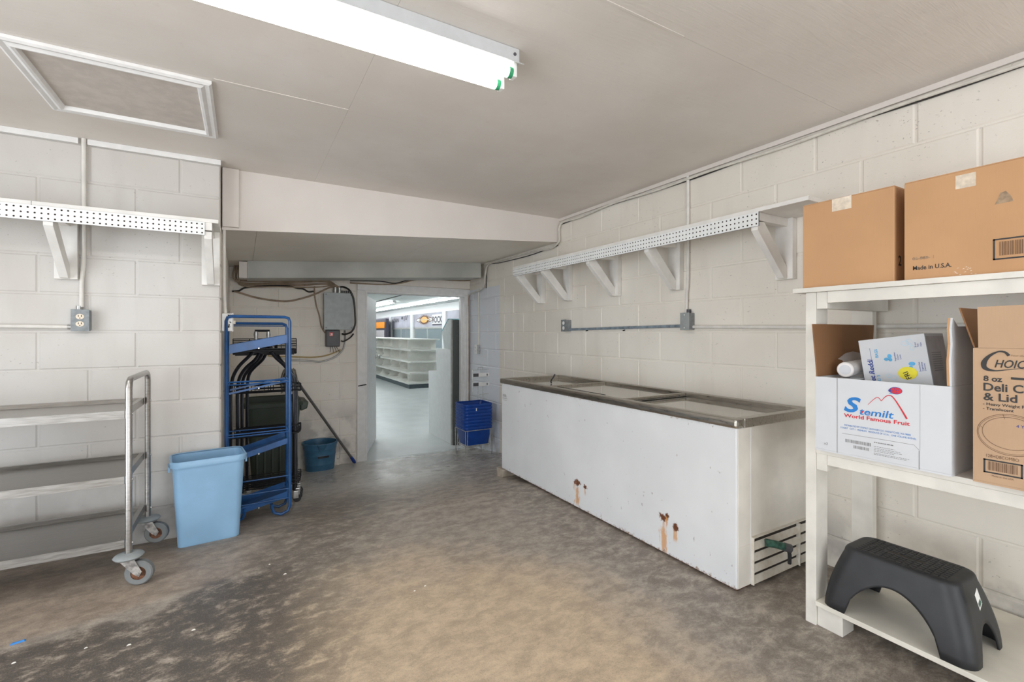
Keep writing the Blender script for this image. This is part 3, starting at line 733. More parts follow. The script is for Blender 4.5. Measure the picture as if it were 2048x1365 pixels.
m = MB().hexa([(c0, 6.03, 1.16), (3.85, 6.03, 1.16), (3.85, 6.04, 1.17), (c0, 6.04, 1.17), (c0, 5.78, 1.335), (3.85, 5.78, 1.335), (3.85, 5.79, 1.345), (c0, 5.79, 1.345)])
m.build('glass_hood', 'teal_glass', k)
k = MB().box((2.372, 5.612, STORE_Z), (2.62, 5.638, 1.325)).build('dark_slab', 'granite_dark', bevel=.002)
tag(k, 'dark speckled upright slab beside the doorway, behind the white case', 'slab')
# shop fluorescent strips
def shop_light(xa, ya, yb, label, z=2.19):
    L = thing('shop_strip_light', (xa, (ya+yb)/2, z), label, 'light', 'shop ceiling strip lights')
    MB().box((xa - .05, ya, z + .03), (xa + .05, yb, 2.25)).build('housing', 'lamp_metal', L)
    m = MB()
    for dx in (-.035, .035): m.cyl((xa + dx, ya + .02, z), (xa + dx, yb - .02, z), .019, seg=8)
    m.build('tube', 'shop_tube', L, smooth=True)
    n = max(1, int((yb - ya)/2.44))
    for i in range(n + 1):
        y = ya + (yb - ya)*i/n
        MB().box((xa - .06, y - .02, z - .022), (xa + .06, y + .02, z + .03)).build('socket', 'lamp_metal', L)
shop_light(5.45, 10.0, 29.6, 'long strip light running beside the shop window wall')
shop_light(4.44, 15.6, 25.4, 'shorter strip light over the shelving aisle')
for x, a in ((1.6, 'unseen shop strip light set close inside the door to light the ramp'), (-1.8, 'shop strip light over the left part of the shop')):
    shop_light(x, 6.0, 15.8, a)  # unseen strip nearest the door starts close to it to brighten the ramp
tag(struct(MB().cyl((3.9, 11.5, 2.235), (4.25, 26.0, 2.235), .012, seg=6).build('trim_5', 'dark_grey')), 'dark conduit under the shop ceiling')

# ================================================================== STOREROOM FITTINGS
# --- fluorescent fixtures
def fixture(xa, xb, yc, label, name='strip_light'):
    L = thing(name, ((xa+xb)/2, yc, CEIL), label, 'light', 'storeroom strip lights')
    MB().box((xa, yc - .058, CEIL - .050), (xb, yc + .058, CEIL - .0008)).build('housing', 'lamp_metal', L, bevel=.002)
    m = MB().prism([(yc - .092, CEIL - .072), (yc - .088, CEIL - .073), (yc - .060, CEIL - .0545), (yc + .060, CEIL - .0545), (yc + .088, CEIL - .073), (yc + .092, CEIL - .072), (yc + .062, CEIL - .0505), (yc - .062, CEIL - .0505)], 0, xa, xb)
    m.build('reflector', 'lamp_metal', L)
    for dy in (-.048, .048):
        z = CEIL - .092
        t = MB().cyl((xa + .045, yc + dy, z), (xb - .045, yc + dy, z), .0185, seg=20).build('tube', 'tube_light', L, smooth=True)
        for x, s in ((xa + .045, -1), (xb - .045, 1)):
            MB().cyl((x, yc + dy, z), (x + s*.016, yc + dy, z), .0192, seg=20).build('end_cap', 'tube_cap', t, smooth=True)
            MB().box((x + s*.016, yc + dy - .016, z - .018), (x + s*.032, yc + dy + .016, CEIL - .056)).build('socket', 'outlet_white', t, bevel=.003)
    MB().cyl((xb - .02, yc - .0615, CEIL - .025), (xb - .02, yc - .0585, CEIL - .025), .006, seg=10).build('screw', 'dark_grey', L)
    return L
fixture(-1.56, 0.885, 1.53, 'twin tube fluorescent strip light on the beige ceiling beside the hatch')
fixture(-1.20, 1.245, -1.25, 'unseen twin tube fluorescent strip light added behind the camera for fill')  # second fixture is added out of view as fill light

# --- attic hatch
hx0, hx1, hy0, hy1 = -.762, -.112, 2.30, 2.93
h = thing('ceiling_hatch', ((hx0+hx1)/2, (hy0+hy1)/2, CEIL), 'square ceiling hatch with white moulded frame and bare board', 'hatch')
MB().box((hx0 + .03, hy0 + .03, CEIL - .004), (hx1 - .03, hy1 - .03, CEIL - .0006)).build('hatch_panel', 'hatch_board', h)
def mould(p, q, inw, wd=.056):
    p, q, n = Vector(p), Vector(q), Vector(inw); d = (q-p).normalized(); m = MB()
    prof = [(0, 0), (0, -.012), (.010, -.018), (.026, -.014), (.040, -.022), (.050, -.020), (wd, -.006), (wd, 0)]
    vs = []
    for e, base in ((1, p), (-1, q)):
        for (a, z) in prof: vs.append(base + n*a + d*a*e + Vector((0, 0, z - .0006)))
    k = len(prof)
    m.add(vs, [(i, i+1, i+1+k, i+k) for i in range(k-1)] + [tuple(range(k-1, -1, -1)), tuple(range(k, 2*k))])
    return m
for p, q, n in (((hx0, hy0, CEIL), (hx1, hy0, CEIL), (0, 1, 0)), ((hx1, hy0, CEIL), (hx1, hy1, CEIL), (-1, 0, 0)), ((hx1, hy1, CEIL), (hx0, hy1, CEIL), (0, -1, 0)), ((hx0, hy1, CEIL), (hx0, hy0, CEIL), (1, 0, 0))):
    mould(p, q, n).build('frame_moulding', 'white_trim', h)

# --- wall shelves with pegboard fascia on timber brackets
def peg_strip(n, rows, pitch, th=.004):
    """a strip of pegboard with real holes; runs along +x, hangs in z, face at y=0"""
    m = MB(); r = .0042; hp = pitch/2
    for i in range(n):
        for j in range(rows):
            cx, cz = (i+.5)*pitch, (j+.5)*pitch
            out = [(hp, 0), (hp, hp), (0, hp), (-hp, hp), (-hp, 0), (-hp, -hp), (0, -hp), (hp, -hp)]
            inn = [(r*math.cos(k*math.pi/4), r*math.sin(k*math.pi/4)) for k in range(8)]
            vs = [(cx+a, 0, cz+b) for a, b in out] + [(cx+a, 0, cz+b) for a, b in inn] + [(cx+a, th, cz+b) for a, b in inn] + [(cx+a, th, cz+b) for a, b in out]
            fs = []
            for k in range(8):
                l = (k+1) % 8
                fs += [(k, l, 8+l, 8+k), (8+k, 8+l, 16+l, 16+k)]
            fs += [tuple(range(16, 24)), (24, 26, 28, 30)]
            vs[24:] = [(q[0], th + .002, q[2]) for q in vs[24:]]
            fs[-1] = (25, 27, 29, 31)
            m.add(vs, fs)
    L, Hh = n*pitch, rows*pitch
    m.quad((0,0,0), (L,0,0), (L,th,0), (0,th,0)); m.quad((0,0,Hh), (L,0,Hh), (L,th,Hh), (0,th,Hh))
    m.quad((0,0,0), (0,th,0), (0,th,Hh), (0,0,Hh)); m.quad((L,0,0), (L,th,0), (L,th,Hh), (L,0,Hh))
    return m
def wall_shelf(label, origin, rotz, x_a, x_b, p_a, p_b, brackets, splits=()):
    """local frame: x along the wall, y out of the wall is negative"""
    S_ = thing('wall_shelf', origin, label, 'shelf', 'pegboard fronted wall shelves', rotz=rotz, local=True)
    dep, zt = .300, 1.783
    cuts = [x_a] + list(splits) + [x_b]
    for a, b in zip(cuts[:-1], cuts[1:]):
        MB().box((a + .0008, -dep, zt - .020), (b - .0008, -.003, zt)).build('board', 'shelf_white', S_, bevel=.0015)
    pitch = .0236
    n = int((p_b - p_a)/pitch)
    pm = peg_strip(n, 3, pitch)
    pm.v = [v + Vector((p_a, -dep - .0045, zt - .0205 - 3*pitch)) for v in pm.v]
    yh = -dep - .0045 + .0012
    pm.build('pegboard_front', 'pegboard', S_, mat2=('hardboard_hole_shade', lambda c: c.y > yh))
    for x in brackets:
        w_ = .092
        br = MB().box((x - w_/2, -.040, 1.442), (x + w_/2, -.002, zt - .0205)).build('bracket', 'shelf_white', S_, bevel=.002)
        MB().box((x - .019, -dep + .001, zt - .062), (x + .019, -.041, zt - .0205)).build('arm', 'shelf_white', br, bevel=.0015)
        y0_, z0_, y1_, z1_ = -dep + .002, zt - .064, -.041, 1.472
        MB().prism([(y0_, z0_ - .006), (y0_ + .055, z0_), (y1_, z1_ + .032), (y1_, z1_ - .028), (y1_ - .028, z1_ - .026), (y0_ - .0, z0_ - .045)], 0, x - .018, x + .018).build('brace', 'shelf_white', br, bevel=.0015)
    return S_
wall_shelf('white wall shelf with pegboard front above the steel cart', (0, LW_Y, 0), 0.0, -2.30, AL_X - .001, -2.28, -.178, (-.165, -.808, -1.45, -2.1), splits=(-.865,))
# right shelf: local x runs towards the camera (-Y)
wall_shelf('long white wall shelf with pegboard front above the freezer', (RW_X, 0, 0), -math.pi/2, -3.82, -1.15, -3.815, -1.37, (-1.41, -2.135, -2.72, -3.33, -3.76))

# ================================================================== CONDUIT, BOXES AND CABLES
def duplex(parent, fc, a, b, mat='outlet_ivory', s=1.0):
    for dz in (.0195*s, -.0195*s):
        m = MB(); fc.disc(m, a, b + dz, .017*s, .0145*s, 20, 3.0)
        o = m.build('receptacle', mat, parent)
        m = MB(); fc.rect(m, a - .0075*s, b + dz - .002*s, a - .0045*s, b + dz + .008*s, 4.5); fc.rect(m, a + .0045*s, b + dz - .002*s, a + .0075*s, b + dz + .008*s, 4.5)
        fc.disc(m, a, b + dz - .008*s, .0026*s, seg=10, k=4.5); m.build('slot', 'slot_dark', o)
# left wall: riser, outlet box, branch
x = onY(161, 400, LW_Y - .012).x
xr = onY(169, 300, LW_Y - .012).x
m = MB().tube([(xr - .002, LW_Y - .0145, CEIL - .001), (xr - .002, LW_Y - .0145, 1.60), (xr - .010, LW_Y - .0145, 1.45), (xr - .012, LW_Y - .0145, 1.297)], .0105, 10, smooth=4)
c = tag(m.build('conduit_riser', 'conduit_paint', smooth=True), 'white painted conduit running from the ceiling down to the double outlet', 'conduit')
oc = onY(160.5, 641, LW_Y - .05)
ob = thing('outlet_box', (oc.x, LW_Y, oc.z - .055), 'chipped grey outlet box with two ivory receptacles on the left wall', 'outlet')
MB().box((oc.x - .034, LW_Y - .052, oc.z - .056), (oc.x + .034, LW_Y - .002, oc.z + .056)).build('box', 'box_grey', ob, bevel=.003)
MB().box((oc.x - .037, LW_Y - .056, oc.z - .058), (oc.x + .037, LW_Y - .0525, oc.z + .058)).build('cover', 'box_grey', ob, bevel=.001)
duplex(ob, Face((oc.x, LW_Y - .056, oc.z), (1, 0, 0), (0, 0, 1), .0004), 0, 0)
MB().cyl((oc.x - .012, LW_Y - .0145, oc.z + .058), (oc.x - .012, LW_Y - .0145, oc.z + .078), .014, seg=10).build('connector', 'galvanised', ob, smooth=True)
MB().cyl((oc.x - .037, LW_Y - .0145, oc.z - .036), (oc.x - .058, LW_Y - .0145, oc.z - .036), .014, seg=10).build('connector', 'galvanised', ob, smooth=True)
z = oc.z - .036
tag(MB().tube([(oc.x - .056, LW_Y - .0145, z), (-1.1, LW_Y - .0145, z + .004), (-2.2, LW_Y - .0145, z + .01)], .0105, 10, smooth=3).build('conduit_branch', 'conduit_paint', smooth=True), 'white painted conduit running level along the left wall from the outlet', 'conduit')
# right wall: riser, junction box, blue-grey run to the outlet, painted run to the right
yr = onX(1376, 500, RW_X - .014).y
tag(MB().tube([(RW_X - .0145, yr, CEIL - .03), (RW_X - .0145, yr, 1.55), (RW_X - .0145, yr + .008, 1.42), (RW_X - .0145, yr + .012, 1.288)], .0105, 10, smooth=4).build('conduit_riser', 'conduit_paint', smooth=True), 'cream conduit dropping from the ceiling to the grey switch box on the right wall', 'conduit')
jb = onX(1369, 644, RW_X - .06)
J = thing('switch_box', (RW_X - .03, jb.y, 1.17), 'grey switch box in the middle of the right wall conduit run', 'electrical box')
MB().box((RW_X - .056, jb.y - .032, 1.178), (RW_X - .002, jb.y + .032, 1.285)).build('box', 'box_grey', J, bevel=.003)
MB().box((RW_X - .060, jb.y - .035, 1.175), (RW_X - .0565, jb.y + .035, 1.288)).build('cover', 'panel_grey', J, bevel=.001)
m = MB()
for dz in (1.19, 1.273): m.cyl((RW_X - .0605, jb.y, dz), (RW_X - .063, jb.y, dz), .004, seg=8)
m.build('screw', 'outlet_white', J)
MB().cyl((RW_X - .0145, jb.y + .004, 1.286), (RW_X - .0145, jb.y + .004, 1.31), .014, seg=10).build('connector', 'dark_grey', J, smooth=True)
ro = onX(1127, 652, RW_X - .06)
O = thing('outlet_box', (RW_X - .03, ro.y, 1.17), 'small grey outlet box with two white covers at the end of the blue conduit', 'outlet')
MB().box((RW_X - .056, ro.y - .036, 1.172), (RW_X - .002, ro.y + .036, 1.272)).build('box', 'box_grey', O, bevel=.003)
MB().box((RW_X - .060, ro.y - .039, 1.169), (RW_X - .0565, ro.y + .039, 1.275)).build('cover', 'box_grey', O, bevel=.001)
fc = Face((RW_X - .060, ro.y, 1.222), (0, -1, 0), (0, 0, 1), .0004)
for dz in (.022, -.022):
    m = MB(); fc.disc(m, 0, dz, .017, .016, 20, 3.0); m.build('receptacle', 'outlet_white', O)
z0, z1 = 1.186, 1.203
tag(MB().tube([(RW_X - .0145, ro.y - .036, z0), (RW_X - .0145, (ro.y+jb.y)/2, (z0+z1)/2 + .001), (RW_X - .0145, jb.y + .032, z1)], .0105, 10).build('conduit_run', 'conduit_blue', smooth=True), 'worn blue grey conduit between the outlet and the switch box', 'conduit')
tag(MB().tube([(RW_X - .0145, jb.y - .032, 1.196), (RW_X - .0145, 1.3, 1.187), (RW_X - .0145, .2, 1.187), (RW_X - .0145, -.9, 1.187)], .0105, 10).build('conduit_run', 'conduit_paint', smooth=True), 'cream conduit running from the switch box behind the storage shelves', 'conduit')
for (px, lb) in ((1174, 'black nail under the blue conduit nearer the outlet'), (1248, 'black nail under the blue conduit nearer the switch box')):
    q = onX(px, 662, RW_X - .01)
    tag(MB().cyl((RW_X - .0005, q.y, 1.178), (RW_X - .022, q.y, 1.174), .004, seg=6).build('nail', 'black_wire'), lb, 'nail')
# cables along the top of the right wall, over the drop and down by the door
def wob(pts, amp, seed):
    r = random.Random(seed); out = []
    for i, p in enumerate(pts): out.append((p[0], p[1] + r.uniform(-amp, amp), p[2] + r.uniform(-amp, amp)))
    return out
lc = lowc(RW_X)
A = [(RW_X - .022, y, CEIL - .041 - (.012 if i % 2 else 0)) for i, y in enumerate((-1.4, -.6, 0, .5, .95, 1.4, 1.85, 2.3, 2.75, 3.15))]
tail = [(RW_X - .022, 3.40, CEIL - .05), (RW_X - .026, 3.450, CEIL - .09), (RW_X - .026, 3.452, 2.06), (RW_X - .026, 3.46, 1.99), (RW_X - .022, 3.60, lc - .045), (RW_X - .022, 3.85, lc - .03), (RW_X - .020, 4.3, lc - .022), (RW_X - .020, 4.75, lc - .022), (RW_X - .03, 4.89, lc - .05), (RW_X - .045, 4.91, 1.83), (RW_X - .05, 4.96, 1.70), (RW_X - .06, 5.2, 1.655), (RW_X - .04, 5.38, 1.64)]
tag(MB().tube(wob(A, .004, 1) + tail, .0085, 8, smooth=5).build('cable', 'cable_white', smooth=True), 'thick cream cable clipped along the top of the right wall', 'cable')
B = [(RW_X - .008, y, CEIL - .036 - .018*abs(math.sin(y*2.3))) for y in (-1.4, -.7, -.1, .4, .8, 1.2, 1.6, 2.0, 2.4, 2.8, 3.2)] + [(RW_X - .008, 3.44, CEIL - .058)]
tag(MB().tube(B, .0045, 6, smooth=5).build('cable', 'cable_black', smooth=True), 'thin dark cable sagging beneath the cream cable on the right wall', 'cable')
q = [(RW_X - .007, 3.50, lc - .03), (RW_X - .007, 4.0, lc - .052), (RW_X - .007, 4.6, lc - .045), (RW_X - .007, 4.93, lc - .035), (RW_X - .012, 4.945, 1.80), (RW_X - .012, 4.95, 1.69)]
tag(MB().tube(q, .0045, 6, smooth=5).build('cable', 'cable_black', smooth=True), 'thin dark cable along the low ceiling edge to the doorway corner', 'cable')
# outlet by the doorway
yo = onX(954, 699, RW_X - .03).y
O = thing('outlet_box', (RW_X - .02, yo, .85), 'small white outlet on the bluish wall beside the doorway', 'outlet')
MB().box((RW_X - .046, yo - .030, .900), (RW_X - .002, yo + .030, 1.008)).build('box', 'galvanised', O, bevel=.003)
MB().box((RW_X - .050, yo - .033, .897), (RW_X - .0465, yo + .033, 1.011)).build('cover', 'outlet_white', O, bevel=.001)
duplex(O, Face((RW_X - .05, yo, .954), (0, -1, 0), (0, 0, 1), .0004), 0, 0, 'outlet_white')
tag(MB().tube([(RW_X - .0135, yo - .006, 1.008), (RW_X - .0135, yo - .008, 1.35), (RW_X - .0135, yo - .01, 1.69)], .009, 8).build('conduit_riser', 'conduit_paint', smooth=True), 'white conduit rising from the small outlet beside the doorway', 'conduit')

# --- painted box beam under the low ceiling
bx0, bx1, by0, by1 = .036, RW_X - .075, 4.96, 5.25
def bt(x): return lowc(x) - .001
m = MB().hexa([(bx0, by0, bt(bx0)-.160), (bx1, by0, bt(bx1)-.175), (bx1, by1, bt(bx1)-.175), (bx0, by1, bt(bx0)-.160), (bx0, by0, bt(bx0)), (bx1, by0, bt(bx1)), (bx1, by1, bt(bx1)), (bx0, by1, bt(bx0))])
bb = tag(m.build('box_beam', 'beam_grey', bevel=.002), 'long grey painted box beam under the low ceiling above the door', 'beam')
MB().box((-.030, by0 + .005, bt(0) - .158), (.0355, by0 + .10, bt(-.03) - .004)).build('end_block', 'cream_trim', bb, bevel=.002)

# --- electrical box group on the back wall
pa, pb = onY(648, 585, BW_Y - .1), onY(706, 660, BW_Y - .1)
E_ = thing('electrical_panel', ((pa.x+pb.x)/2, BW_Y, pb.z), 'grey metal electrical panel left of the doorway', 'electrical panel')
MB().box((pa.x + .006, BW_Y - .098, pb.z + .006), (pb.x - .006, BW_Y - .001, pa.z - .006)).build('enclosure', 'panel_grey', E_, bevel=.003)
MB().box((pa.x, BW_Y - .106, pb.z), (pb.x, BW_Y - .0985, pa.z)).build('cover', 'panel_grey', E_, bevel=.002)
m = MB()
for X in (pa.x + .02, pb.x - .02):
    for Z in (pa.z - .02, pb.z + .02): m.cyl((X, BW_Y - .106, Z), (X, BW_Y - .110, Z), .006, seg=8)
m.build('cover_screw', 'dark_grey', E_)
xc = onY(676, 580, BW_Y - .1).x
for k_ in (0, 1): MB().cyl((xc - .022 + .044*k_, BW_Y - .05, pa.z - .004), (xc - .022 + .044*k_, BW_Y - .05, pa.z + .062), .02, seg=12).build('cable_hub', 'galvanised', E_, smooth=True)
m = MB()
for i in range(5): m.cyl((pb.x - .02 - .022*i, BW_Y - .06, pa.z - .003), (pb.x - .02 - .022*i, BW_Y - .06, pa.z + .03), .007, seg=6)
m.build('terminal_knob', 'cable_black', E_)
qa, qb = onY(652, 661, BW_Y - .07), onY(680, 694, BW_Y - .07)
T_ = thing('transformer_box', ((qa.x+qb.x)/2, BW_Y, qb.z), 'small dark box with a red square sticker under the grey panel', 'electrical box')
MB().box((qa.x, BW_Y - .075, qb.z), (qb.x, BW_Y - .001, pb.z - .002)).build('case', 'dark_grey', T_, bevel=.012)
fc = Face(((qa.x+qb.x)/2 - .02, BW_Y - .075, pb.z - .05), (1, 0, 0), (0, 0, 1), .0006)
m = MB(); fc.rect(m, -.02, -.02, .02, .02, 1.0); st = m.build('sticker', 'red_sticker', T_)
m = MB(); fc.poly(m, [(-.014, -.014), (.014, -.014), (.014, .014)], 2.0); fc.rect(m, -.005, -.004, .006, .012, 2.0); m.build('sticker_mark', 'outlet_white', st)
m = MB()
for i in range(4):
    a = qa.x + .05 + .02*i
    m.tube([(a, BW_Y - .04, qb.z + .004), (a + .006*i, BW_Y - .05, qb.z - .03), (a + .014*i - .005, BW_Y - .045, qb.z - .06)], .0028, 5, smooth=3)
m.build('wire_end', 'cable_black', T_)
def cab(pts, r, mat, label, ypl=BW_Y - .02):
    P = [onY(p[0], p[1], p[2] if len(p) > 2 else ypl) for p in pts]
    return tag(MB().tube(P, r, 7, smooth=5).build('cable', mat, smooth=True), label, 'cable')
cab([(464, 583), (478, 582), (490, 576), (520, 573), (555, 571.5), (580, 573), (595, 577), (606, 578), (617, 584), (627, 583)], .009, 'cable_black', 'black cable arching over the wall left of the grey panel')
cab([(468, 583), (480, 586), (510, 595), (545, 601), (575, 603), (605, 597), (632, 588), (655, 577), (668, 573.5), (674, 575, BW_Y - .045)], .0095, 'cable_tan', 'long tan cable sagging across the wall to the grey panel')
cab([(629, 573), (629.5, 590), (633, 612), (639, 632), (642, 650), (647, 662), (653, 668)], .007, 'cable_tan', 'thin tan cable dropping from the beam to the dark box')
cab([(680, 574.5, BW_Y - .045), (688, 574.5, BW_Y - .06), (700, 582, BW_Y - .115), (707.5, 600, BW_Y - .115), (710, 630, BW_Y - .115), (710, 650, BW_Y - .115), (703, 664, BW_Y - .11), (690, 669, BW_Y - .07), (684, 668, BW_Y - .05)], .010, 'cable_black', 'black cable looping around the right side of the grey panel')
cab([(690, 662, BW_Y - .05), (690, 680), (687, 697), (676, 710), (660, 719), (640, 724), (622, 722.5), (598, 721), (575, 720), (555, 715)], .0085, 'cable_grey', 'grey flexible conduit curving down from the panel across the wall')
cab([(681, 700), (668, 706), (650, 712), (625, 715), (600, 714.5), (575, 713.5), (548, 713), (535, 712)], .0075, 'cable_yellow', 'yellow cable running level behind the blue rack')
cab([(707, 668, BW_Y - .05), (700, 676, BW_Y - .06), (688, 683, BW_Y - .05), (682, 682, BW_Y - .05)], .008, 'cable_black', 'short black cable beside the dark box')
for i in range(6):
    zo = i*3.3
    rr = random.Random(i)
    yy = BW_Y - .02 - .012*(i % 2)
    pts = [(470 + i*1.5, 560 + zo*.55), (500, 561 + zo*.8 + rr.uniform(-1, 1)), (550, 560 + zo*.8 + rr.uniform(-1, 1)), (600, 560.5 + zo*.85 + rr.uniform(-1, 1)), (640, 561 + zo*.7 + rr.uniform(-2, 2)), (660, 563 + zo*.55), (672 + i*1.3, 571 + zo*.2, BW_Y - .045)]
    cab(pts, .0065, 'cable_tan', ['topmost', 'second', 'third', 'fourth', 'fifth', 'lowest'][i] + ' tan cable of the bundle under the box beam', yy)
for i in range(4):
    pts = [(470 + i*3.4, 526), (468 + 3.6*i, 540), (466.5 + 3.2*i + (2 if i % 2 else -1), 553), (472 + 2*i, 564)]
    cab(pts, .007, 'cable_tan', ['first', 'second', 'third', 'last'][i] + ' hanging tan cable counted from the left recess wall', 5.30)
cab([(700, 566), (760, 569.5), (800, 567), (830, 560), (870, 559), (920, 562), (945, 561)], .008, 'cable_tan', 'tan cable snaking over the top of the door casing', BW_Y - .03)
cab([(700, 562), (760, 563), (790, 567), (815, 561), (850, 557.5)], .006, 'cable_black', 'dark cable tangled above the door casing', BW_Y - .045)
q = [(RW_X - .028, 5.40, 1.64), (RW_X - .024, 5.42, 1.55), (RW_X - .02, 5.425, 1.2), (RW_X - .018, 5.42, .8), (RW_X - .02, 5.425, .4), (RW_X - .014, 5.42, .16)]
tag(MB().tube(q, .006, 6, smooth=4).build('cable', 'cable_tan', smooth=True), 'thin cable hanging down the corner beside the door casing', 'cable')
# switch on the recess side wall
yv = 3.43
S_ = thing('switch_box', (AL_X + .03, yv, 1.16), 'paint splattered white switch box on the recess corner above the blue rack', 'switch')
MB().box((AL_X + .001, yv - .0, 1.168), (AL_X + .058, yv + .075, 1.280)).build('box', 'outlet_white', S_, bevel=.005)
MB().box((AL_X + .0585, yv - .004, 1.164), (AL_X + .063, yv + .079, 1.284)).build('cover', 'shelf_white', S_, bevel=.001)
m = MB()
r = random.Random(3)
for i in range(16):
    a, b = AL_X + r.uniform(.012, .048), r.uniform(1.185, 1.265)
    m.box((a, yv - .0015, b), (a + r.uniform(.002, .007), yv + .001, b + r.uniform(.004, .016)))
m.build('paint_chips', 'slot_dark', S_)
MB().box((AL_X + .063, yv + .03, 1.215), (AL_X + .075, yv + .042, 1.235)).build('toggle', 'outlet_ivory', S_)
tag(MB().tube([(AL_X + .02, yv + .04, 1.280), (AL_X + .014, yv + .05, 1.40), (AL_X + .0125, yv + .06, 1.60), (AL_X + .0125, yv + .06, lowc(AL_X) - .003)], .010, 8, smooth=3).build('conduit_riser', 'conduit_paint', smooth=True), 'painted conduit rising from the switch box to the low ceiling', 'conduit')

# ================================================================== LARGE OBJECTS
def rrect(w, d, r, n=5):
    pts = []
    for cx, cy, a0 in ((w/2-r, d/2-r, 0), (-w/2+r, d/2-r, 90), (-w/2+r, -d/2+r, 180), (w/2-r, -d/2+r, 270)):
        for i in range(n+1):
            a = math.radians(a0 + 90*i/n); pts.append((cx + r*math.cos(a), cy + r*math.sin(a)))
    return pts
def loft(m, rings, cap0=True, cap1=False):
    """rings: list of (list of (x,y), z)"""
    n = len(rings[0][0]); o = len(m.v)
    for pts, z in rings: m.v += [Vector((x, y, z)) for x, y in pts]
    for i in range(len(rings)-1):
        for k in range(n): m.f.append((o+i*n+k, o+i*n+(k+1) % n, o+(i+1)*n+(k+1) % n, o+(i+1)*n+k))
    if cap0: m.f.append(tuple(o+k for k in range(n-1, -1, -1)))
    if cap1: m.f.append(tuple(o+(len(rings)-1)*n+k for k in range(n)))
    return m

# --- chest freezer
FX0, FX1, FY0, FY1, FT = 1.895, 2.505, 1.282, 3.442, .738
fr = thing('chest_freezer', ((FX0+FX1)/2, (FY0+FY1)/2, 0), 'long white chest freezer with rust streaks and a steel rim', 'freezer')
m = MB().box((FX0, FY0, .014), (FX1, FY1, FT))
m.build('cabinet', 'freezer_enamel', fr, bevel=.006)
MB().box((FX0 + .02, FY0 + .012, .0015), (FX1 - .02, FY1 - .35, .0135)).build('base_frame', 'rusty_hub', fr)
MB().box((FX0 + .008, FY0 - .0022, .20), (FX1 - .006, FY0 - .0004, FT - .008)).build('end_panel', 'enamel_beige', fr)
MB().box((FX0 + .008, FY0 - .0022, .018), (FX0 + .1045, FY0 - .0004, .1995)).build('end_panel', 'enamel_beige', fr)
MB().box((FX0 + .098, FY0 - .0045, .02), (FX0 + .102, FY0 - .0024, FT - .01)).build('seam_bead', 'freezer_enamel', fr)
# louvred grille in the near end
lx0, lx1 = FX0 + .105, FX1 - .012
gp = MB().box((lx0, FY0 - .0036, .016), (lx1, FY0 - .0024, .222)).build('grille', 'slot_dark', fr)  # dark sheet stands in for the shade in the louvre gaps
for i in range(4):
    z0 = .018 + i*.051
    MB().prism([(FY0 - .013, z0), (FY0 - .016, z0 + .003), (FY0 - .0065, z0 + .035), (FY0 - .0040, z0 + .034)], 0, lx0, lx1).build('louvre', 'louvre_white', gp)
MB().box((lx0 + .36, FY0 - .022, .016), (lx0 + .365, FY0 - .004, .222)).build('grille_rib', 'louvre_white', gp)
MB().box((lx0 - .006, FY0 - .0165, .016), (lx0 - .0004, FY0 - .0024, .226)).build('grille_frame', 'louvre_white', gp)
MB().box((lx0 - .006, FY0 - .0165, .2262), (lx1, FY0 - .0024, .231)).build('grille_frame', 'louvre_white', gp)
# steel rim
def rail(a, b, name='rim_rail', bev=.009): return MB().box(a, b).build(name, 'rim_steel', fr, bevel=bev)
rail((FX0 - .016, FY0 - .012, FT - .006), (FX0 + .042, FY1 + .010, FT + .036), bev=.013)
rail((FX1 - .045, FY0 - .012, FT - .006), (FX1 + .006, FY1 + .010, FT + .036), bev=.004)
rail((FX0 + .0425, FY0 - .012, FT - .006), (FX1 - .0455, FY0 + .030, FT + .036), bev=.004)
rail((FX0 + .0425, FY1 - .032, FT - .006), (FX1 - .0455, FY1 + .010, FT + .036), bev=.004)
# three sliding lids, the middle one riding above the others
def lid(ya, yb, z, label, edge):
    L = MB().box((FX0 + .044, ya, z), (FX1 - .047, yb, z + .006)).build('sliding_lid', 'lid_glass', fr)
    L['label'] = label
    for y in edge: MB().box((FX0 + .044, y, z + .001), (FX1 - .047, y + .022, z + .020)).build('lid_edge', 'rim_steel', L, bevel=.002)
lid(FY0 + .031, 2.10, FT + .003, 'near sunken lid', ())
lid(2.72, FY1 - .033, FT + .003, 'far sunken lid', ())
lid(2.02, 2.80, FT + .014, 'raised middle lid', (2.02, 2.778))
MB().box((FX0 + .046, 2.2, FT + .0335), (FX0 + .052, 2.7, FT + .0365)).build('lid_track', 'slot_dark', fr)
hq = onZ(1103, 767, FT + .012)
MB().tube([(hq.x, hq.y, FT + .012), (hq.x - .004, hq.y + .002, FT + .03), (hq.x + .010, hq.y - .004, FT + .055), (hq.x + .024, hq.y - .015, FT + .085)], .006, 6, smooth=4).build('lid_handle', 'black_plastic', fr, smooth=True)
fc = Face(onX(1006, 797, FX0), (0, -1, 0), (0, 0, 1), .0006)
m = MB()
for i in range(5): fc.rect(m, .012*i, .016, .012*i + .009, .034 + .004*(i % 2), 1.5)
fc.rect(m, -.004, .0, .075, .006, 1.5); fc.rect(m, .0, -.014, .07, -.010, 1.5)
m.build('worn_badge', 'box_edge', fr)
